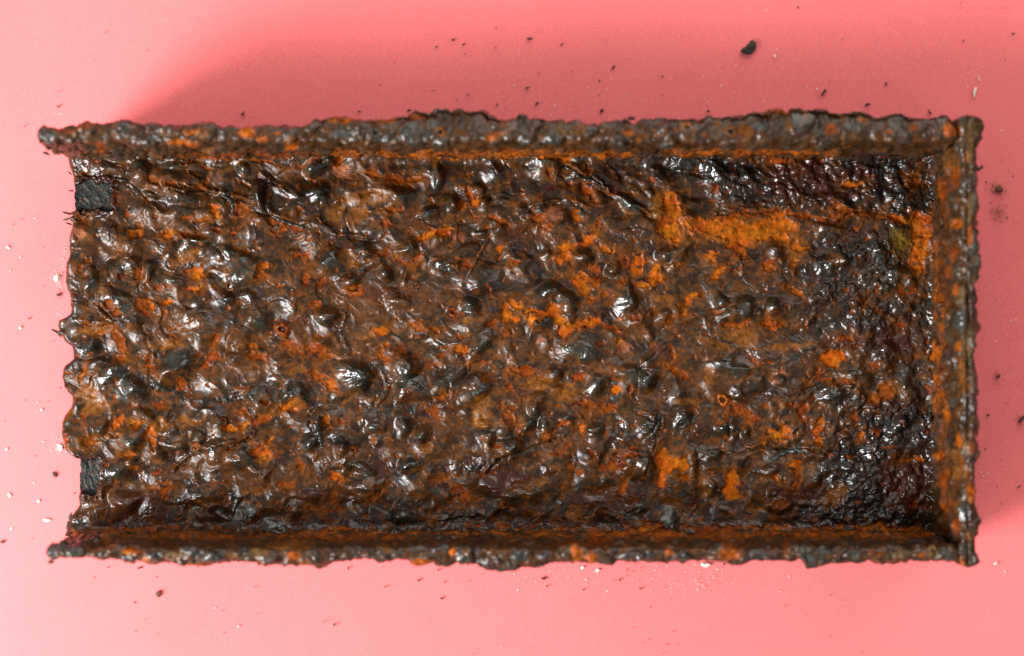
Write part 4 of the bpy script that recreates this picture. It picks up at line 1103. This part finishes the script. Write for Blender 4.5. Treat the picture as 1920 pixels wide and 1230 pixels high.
big_flake()
for a in [
    (1128, 207, 5, 'k', 'round black rust crumb almost touching the upper flange, largest of those near its middle'),
    (1007, 194, 4, 'k', 'dark crumb with a white grain at its foot above the upper flange'),
    (992, 73, 5, 'k', 'squarish dark brown crumb near the top of the paper at its middle'),
    (850, 74, 4, 'r', 'reddish oval crumb, left end of the row of three slanting crumbs above the beam'),
    (869, 83, 3.2, 'k', 'dark slanting sliver just right of the reddish oval crumb'),
    (818, 88, 2.8, 'k', 'small dark crumb just left of and below the reddish oval crumb'),
    (767, 207, 4.2, 'k', 'round dark crumb by the left foot of the upper flange bulge'),
    (989, 164, 4, 'k', 'pointed dark crumb above the upper flange with a bent tip'),
    (877, 177, 3, 'k', 'small black crumb above the bulge of the upper flange'),
    (932, 196, 2.8, 'k', 'small black crumb by the right shoulder of the upper flange bulge'),
    (674, 209, 3, 'k', 'thin dark sliver above the orange lump on the upper flange'),
    (1150, 126, 4, 'k', 'dark red brown crumb above the beam, below the top middle of the paper'),
    (1053, 83, 3.2, 'k', 'star shaped dark crumb near the top of the paper right of the squarish crumb'),
    (1124, 151, 2.6, 'k', 'small dark crumb above and left of the round black crumb by the upper flange'),
    (1242, 143, 2.4, 'k', 'small dark crumb standing alone between the largest flake and the upper flange'),
    (1328, 208, 3.4, 'k', 'black oval crumb close above the right half of the upper flange'),
    (1545, 173, 5.5, 'k', 'curved dark sliver of rust above the right part of the upper flange', None, 1.7, -55),
    (1627, 196, 5, 'k', 'glossy black bean shaped crumb nearest the upper flange at the right', None, 1.4, 0),
    (1662, 157, 4, 'k', 'small upright dark crumb above and right of the bean shaped crumb', None, 1.4, 80),
    (1900, 63, 3, 'k', 'dark round speck in the upper right corner of the paper'),
    (1807, 76, 2, 'k', 'tiny dark speck left of the round speck in the upper right corner'),
    (1496, 14, 2.4, 'k', 'dark speck at the top edge of the paper, right of the largest flake'),
    (1744, 210, 4, 'k', 'thin forked dark sliver near the right end of the upper flange', None, 1.9, 60),
    (103, 890, 6.5, 'k', 'dark brown rust flake lying alone left of the broken edge', None, 1.4, 60),
    (109, 200, 3.4, 'r', 'brown crumb above the left end of the upper flange, lower of two'),
    (110, 172, 2.2, 'k', 'tiny dark crumb above the left end of the upper flange, upper of two'),
    (46, 236, 2.4, 'k', 'tiny black crumb left of the upper flange end'),
    (55, 597, 3, 'r', 'small reddish crumb left of the middle of the broken edge'),
    (5, 1016, 5, 'r', 'orange brown crumb at the left border of the paper', None, 1.5, 0),
    (110, 553, 5, 'k', 'spidery dark crumb beside the broken edge', None, 1.2, 20),
    (139, 925, 2.6, 'k', 'tiny dark ring shaped crumb touching the lower part of the broken edge'),
    (297, 1114, 7, 'r', 'dark red block shaped rust crumb below the lower flange at the left', None, 1.5, 75),
    (262, 1065, 3.6, 'k', 'thin dark sliver just under the lower flange at the left', None, 1.8, 0),
    (252, 1130, 2.2, 'k', 'tiny dark speck left of and below the red block shaped crumb'),
    (653, 1066, 3.2, 'r', 'thin upright red brown sliver just under the lower flange', None, 1.8, 100),
    (785, 1088, 3.6, 'r', 'red brown crumb below the lower flange, between two smaller specks'),
    (822, 1069, 3, 'r', 'red speck close under the lower flange'),
    (828, 1122, 3.6, 'r', 'orange red pointed crumb below the lower flange, farther from it'),
    (723, 1100, 3, 'r', 'orange brown speck below the lower flange left of the pointed crumb'),
    (627, 1171, 3.6, 'r', 'brown slanting sliver near the bottom of the paper', None, 1.7, -40),
    (1019, 1085, 4.6, 'k', 'dark red crumb below the lower flange at its middle'),
    (1026, 1099, 3, 'r', 'smaller red crumb just below the dark red middle crumb'),
    (1094, 1106, 2.8, 'r', 'red speck below the lower flange right of the middle crumbs'),
    (1201, 1104, 3, 'k', 'dark red sliver below the lower flange, right of the red speck cluster', None, 1.6, 10),
    (1162, 1088, 3, 'r', 'red speck in the middle of the red speck cluster under the lower flange'),
    (1358, 1057, 3.4, 'k', 'black oval crumb touching the foot of the lower flange beside the white block'),
    (1323, 1058, 8, 'w', 'largest white salt block at the foot of the lower flange', None, 1.5, 0),
    (1120, 1070, 4.8, 'w', 'bright white crumb under the lower flange, right one of a pair', None, 1.3, -10),
    (1092, 1065, 4.2, 'w', 'bright white crumb under the lower flange, left one of a pair', None, 1.3, -20),
    (1867, 1056, 4.8, 'w', 'white crumb right of the lower corner of the end plate'),
    (1828, 173, 6, 'w', 'white upright sliver above the upper corner of the end plate', None, 2.1, 100),
    (1830, 167, 3, 'w', 'small white crumb at the head of the white upright sliver'),
    (1836, 146, 2.6, 'w', 'small white crumb above the white upright sliver'),
    (1453, 105, 3.6, 'w', 'white grain right of the largest black flake'),
    (15, 464, 4, 'w', 'white crumb left of the beam, uppermost along the left border'),
    (37, 615, 4, 'w', 'white crumb left of the beam at the middle of the broken edge'),
    (78, 769, 3.6, 'w', 'pale crumb with two tiny companions left of the broken edge'),
    (81, 828, 2.6, 'w', 'tiny pale crumb left of the broken edge below the pale trio'),
    (12, 842, 3.4, 'w', 'pale crumb near the left border above the white pair'),
    (17, 929, 4.6, 'w', 'white crumb near the left border, upper left one of four low ones'),
    (73, 940, 4.4, 'w', 'white crumb below the dark brown flake by the broken edge'),
    (88, 975, 6, 'w', 'wide white crumb just above the lower flange end', None, 1.6, 0),
    (21, 992, 3, 'w', 'small white crumb above the orange brown one at the left border'),
    (107, 522, 8, 'w', 'pale flaky patch of salt beside the broken edge, upper of two', None, 1.1, 90),
    (112, 838, 9, 'w', 'pale flaky patch of salt under the broken edge, lower of two', None, 1.2, 80),
    (447, 1175, 3, 'w', 'white grain alone near the bottom of the paper at the left'),
    (1871, 705, 6, 'r', 'smeared dark red crumb right of the end plate', None, 1.5, -50),
    (1916, 786, 7, 'k', 'dark red crumb cut by the right border of the picture', None, 1.5, -40),
    (1853, 778, 4, 'k', 'dark brown crumb close to the end plate', None, 1.2, 30),
    (1848, 842, 2.4, 'k', 'tiny black crumb against the lower half of the end plate'),
    (1911, 913, 3.2, 'k', 'dark crumb near the right border below the cut one', None, 1.6, -30),
    (1875, 355, 9, 'r', 'brown rust crumb in the tan powder right of the end plate, upper pile', None, 1.4, 10),
    (1850, 341, 2.4, 'k', 'tiny black crumb between the end plate and the upper tan pile'),
    (1889, 408, 2.6, 'k', 'tiny black crumb at the right of the lower tan pile'),
    (455, 213, 4, 'r', 'orange brown bent sliver above the upper flange at the left', None, 1.8, -60),
]:
    crumb(*a[:4], label=a[4], asp=a[6] if len(a) > 6 else None, turn=a[7] if len(a) > 7 else None)

# small specks that nothing tells apart, one object each
SPECK = {
    'above': ('tiny dark speck on the pink paper above the upper flange', 'dark specks above the beam', 'k',
              [(948, 215), (949, 202), (944, 149), (712, 159), (739, 147), (704, 221), (591, 106), (739, 116), (871, 101), (1123, 178), (1355, 127), (1357, 102),
               (1244, 179), (1077, 199), (1073, 132), (1645, 77), (1555, 154), (1886, 112), (1775, 110), (198, 60), (274, 94), (928, 89), (930, 52), (1135, 75),
               (1580, 73), (1011, 137), (796, 170), (813, 169), (857, 187), (604, 189), (176, 114), (1250, 62), (1720, 198)]),
    'below': ('tiny red speck on the pink paper below the lower flange', 'red specks below the beam', 'r',
              [(176, 1083), (202, 1064), (293, 1082), (254, 1184), (294, 1189), (273, 1161), (417, 1145), (483, 1152), (420, 1188), (456, 1060), (478, 1101), (688, 1086),
               (719, 1062), (833, 1092), (836, 1088), (878, 1090), (905, 1077), (961, 1073), (607, 1166), (686, 1220), (1176, 1069), (1185, 1072), (1202, 1064),
               (1197, 1087), (1151, 1090), (1176, 1080), (1192, 1060), (1201, 1071), (1219, 1078), (1246, 1101), (1220, 1139), (1185, 1161), (1188, 1178), (1206, 1206),
               (1217, 1199), (1263, 1184), (1250, 1209), (1270, 1208), (1243, 1225), (1493, 1064), (1472, 1137), (1481, 1163), (1510, 1153), (1558, 1194), (1615, 1223),
               (1559, 1116), (1585, 1126), (1368, 1083), (1346, 1095), (887, 1226)]),
    'right': ('tiny dark speck on the pink paper right of the end plate', 'dark specks beside the end plate', 'k',
              [(1847, 622), (1890, 755), (1870, 912), (1856, 910), (1878, 945), (1905, 580), (1896, 690), (1868, 560), (1912, 720), (1888, 755), (1900, 330), (1880, 300)]),
    'left': ('tiny dark speck on the pink paper left of the broken edge', 'dark specks beside the broken edge', 'k',
             [(43, 411), (60, 1010), (90, 752), (8, 790), (112, 728), (80, 463), (36, 412), (24, 421), (65, 855), (82, 536), (46, 751), (100, 640)]),
    'white': ('tiny white grain on the pink paper above the upper flange', 'salt grains above the beam', 'w',
              [(1034, 216), (1015, 218), (1041, 200), (1039, 196), (965, 160), (1213, 187), (1337, 174), (1300, 187), (1122, 143), (1146, 148), (1137, 168), (1102, 164),
               (1180, 106), (1318, 142), (1274, 66), (1380, 122), (1437, 19), (1457, 92), (1514, 162), (1532, 166), (1433, 189), (1274, 221), (1433, 191),
               (1505, 190), (1837, 150), (1834, 142), (1815, 163), (1488, 9), (1495, 114), (1725, 97), (1170, 176), (1352, 160)]),
    'whitelow': ('tiny white grain on the pink paper below the lower flange', 'salt grains below the beam', 'w',
                 [(986, 1083), (971, 1106), (1005, 1092), (1065, 1083), (1098, 1087), (1099, 1095), (1030, 1070), (1139, 1108), (1256, 1084), (1228, 1069), (1231, 1062),
                  (1294, 1105), (1305, 1088), (1338, 1080), (1222, 1085), (1247, 1105), (1310, 1095), (1345, 1068), (1304, 1058), (940, 1213), (964, 1077),
                  (1133, 1116), (1250, 1062), (1285, 1073), (1312, 1072), (1462, 1109), (1479, 1081), (1885, 1072), (402, 1140), (1308, 1106), (1320, 1100)]),
    'whiteright': ('tiny white grain on the pink paper beside the end plate', 'salt grains beside the end plate', 'w',
                   [(1840, 885), (1845, 893), (1882, 870), (1897, 601), (1905, 600), (1843, 900), (1852, 888), (1868, 640), (1907, 255), (1878, 245)]),
    'whiteleft': ('tiny white grain on the pink paper left of the broken edge', 'salt grains beside the broken edge', 'w',
                  [(68, 772), (70, 755), (18, 508), (37, 482), (65, 409), (120, 470), (116, 484), (118, 500), (63, 906), (118, 586), (112, 590), (108, 545)]),
}
ORD = 'first second third fourth fifth sixth seventh eighth ninth tenth eleventh twelfth thirteenth fourteenth fifteenth sixteenth'.split()
for key_, (lab, grp, kd, pts) in SPECK.items():
    head = lab.split(' on the')[0]
    side = key_ in ('right', 'left', 'whiteright', 'whiteleft')
    bins = {}
    for x, y in pts:
        if side:
            what = 'the end plate' if 'right' in key_ else 'the broken edge'
            q = ('upper', 'middle', 'lower')[0 if y < 500 else 1 if y < 780 else 2]
            nm = '%s beside the %s part of %s' % (head, q, what)
            bins.setdefault(nm, []).append((y, x))
        else:
            what = 'upper flange' if key_ in ('above', 'white') else 'lower flange'
            q = ('left end', 'left half', 'middle', 'right half', 'right end')[0 if x < 320 else 1 if x < 720 else 2 if x < 1100 else 3 if x < 1480 else 4]
            near = (y > 170) if what == 'upper flange' else (y < 1090)
            nm = '%s %s the %s of the %s' % (head, 'close to' if near else 'farther from', q, what)
            bins.setdefault(nm, []).append((x, y))
    for nm, lst in bins.items():
        lst.sort()
        for n_, (u_, v_) in enumerate(lst):
            lb = nm if len(lst) == 1 else '%s, %s from %s' % (nm, ORD[n_], 'top' if side else 'left')
            x, y = (v_, u_) if side else (u_, v_)
            crumb(x, y, rc.uniform(1.1, 2.0), kd, lb, grp)


def dust(name, label, mat, spec, seed):
    """countless powder grains, one object"""
    rg = np.random.default_rng(seed)
    oct_v = np.array([(1, 0, 0), (0, 1, 0), (-1, 0, 0), (0, -1, 0), (0, 0, 1), (0, 0, -0.5)], float)
    oct_f = np.array([(0, 1, 4), (1, 2, 4), (2, 3, 4), (3, 0, 4), (1, 0, 5), (2, 1, 5), (3, 2, 5), (0, 3, 5)])
    V, Fc = [], []
    k = kz(0)
    nverts = 0
    for x, y, sx, sy, n_, r0, r1 in spec:
        for _ in range(n_):
            a, b = rg.normal(x, sx), rg.normal(y, sy)
            r = rg.uniform(r0, r1) * k
            v = oct_v * r * rg.uniform(0.6, 1.4, (6, 3)) + np.array([(a - 960) * k, (615 - b) * k, -0.0002 + 0.25 * r])
            V.append(v)
            Fc.append(oct_f + nverts)
            nverts += 6
    me = mesh_np(name, np.concatenate(V), np.concatenate(Fc), mat, smooth=False)
    o = bpy.data.objects.new(name, me)
    link(o)
    tag(o, label, 'dust', kind='stuff')


dust('tan_rust_powder', 'two small piles of tan rust powder right of the end plate', M_TAN,
     [(1870, 353, 8, 6, 140, 0.5, 1.3), (1875, 365, 12, 8, 40, 0.4, 1.0), (1873, 398, 8, 10, 120, 0.5, 1.2), (1872, 410, 6, 6, 40, 0.4, 1.0), (1873, 440, 5, 8, 12, 0.4, 0.8)], 1)
dust('white_salt_dust', 'fine white salt dust scattered on the pink paper around the beam', M_WHITE,
     [(1130, 165, 90, 35, 90, 0.35, 0.8), (1380, 190, 90, 22, 60, 0.35, 0.8), (1290, 1085, 40, 16, 90, 0.35, 0.9), (1070, 1085, 60, 12, 40, 0.35, 0.9),
      (1828, 150, 8, 18, 30, 0.4, 0.9), (1835, 120, 10, 5, 20, 0.4, 0.8), (108, 520, 5, 9, 70, 0.5, 1.2), (118, 480, 4, 12, 25, 0.4, 0.9), (112, 838, 6, 10, 70, 0.5, 1.3),
      (113, 590, 4, 6, 15, 0.4, 0.9), (110, 212, 8, 2, 14, 0.4, 0.8), (1000, 1100, 300, 60, 40, 0.3, 0.6), (1700, 1100, 120, 60, 14, 0.3, 0.6), (1880, 600, 20, 200, 26, 0.3, 0.7)], 2)
dust('brown_rust_dust', 'fine brown rust dust scattered on the pink paper around the beam', M_BROWN,
     [(1180, 1100, 60, 40, 60, 0.35, 0.8), (1880, 620, 22, 200, 70, 0.35, 0.9), (1872, 704, 8, 8, 30, 0.5, 1.2), (1916, 790, 8, 10, 30, 0.5, 1.2), (880, 150, 160, 50, 60, 0.35, 0.8),
      (455, 213, 5, 5, 14, 0.5, 1.1), (1740, 200, 18, 8, 24, 0.4, 0.8), (1850, 14, 30, 1.2, 40, 0.35, 0.7), (1803, 6, 2, 6, 12, 0.35, 0.7), (470, 1100, 20, 30, 20, 0.3, 0.6),
      (1300, 110, 160, 60, 40, 0.3, 0.7), (110, 553, 5, 5, 16, 0.4, 1.0)], 3)
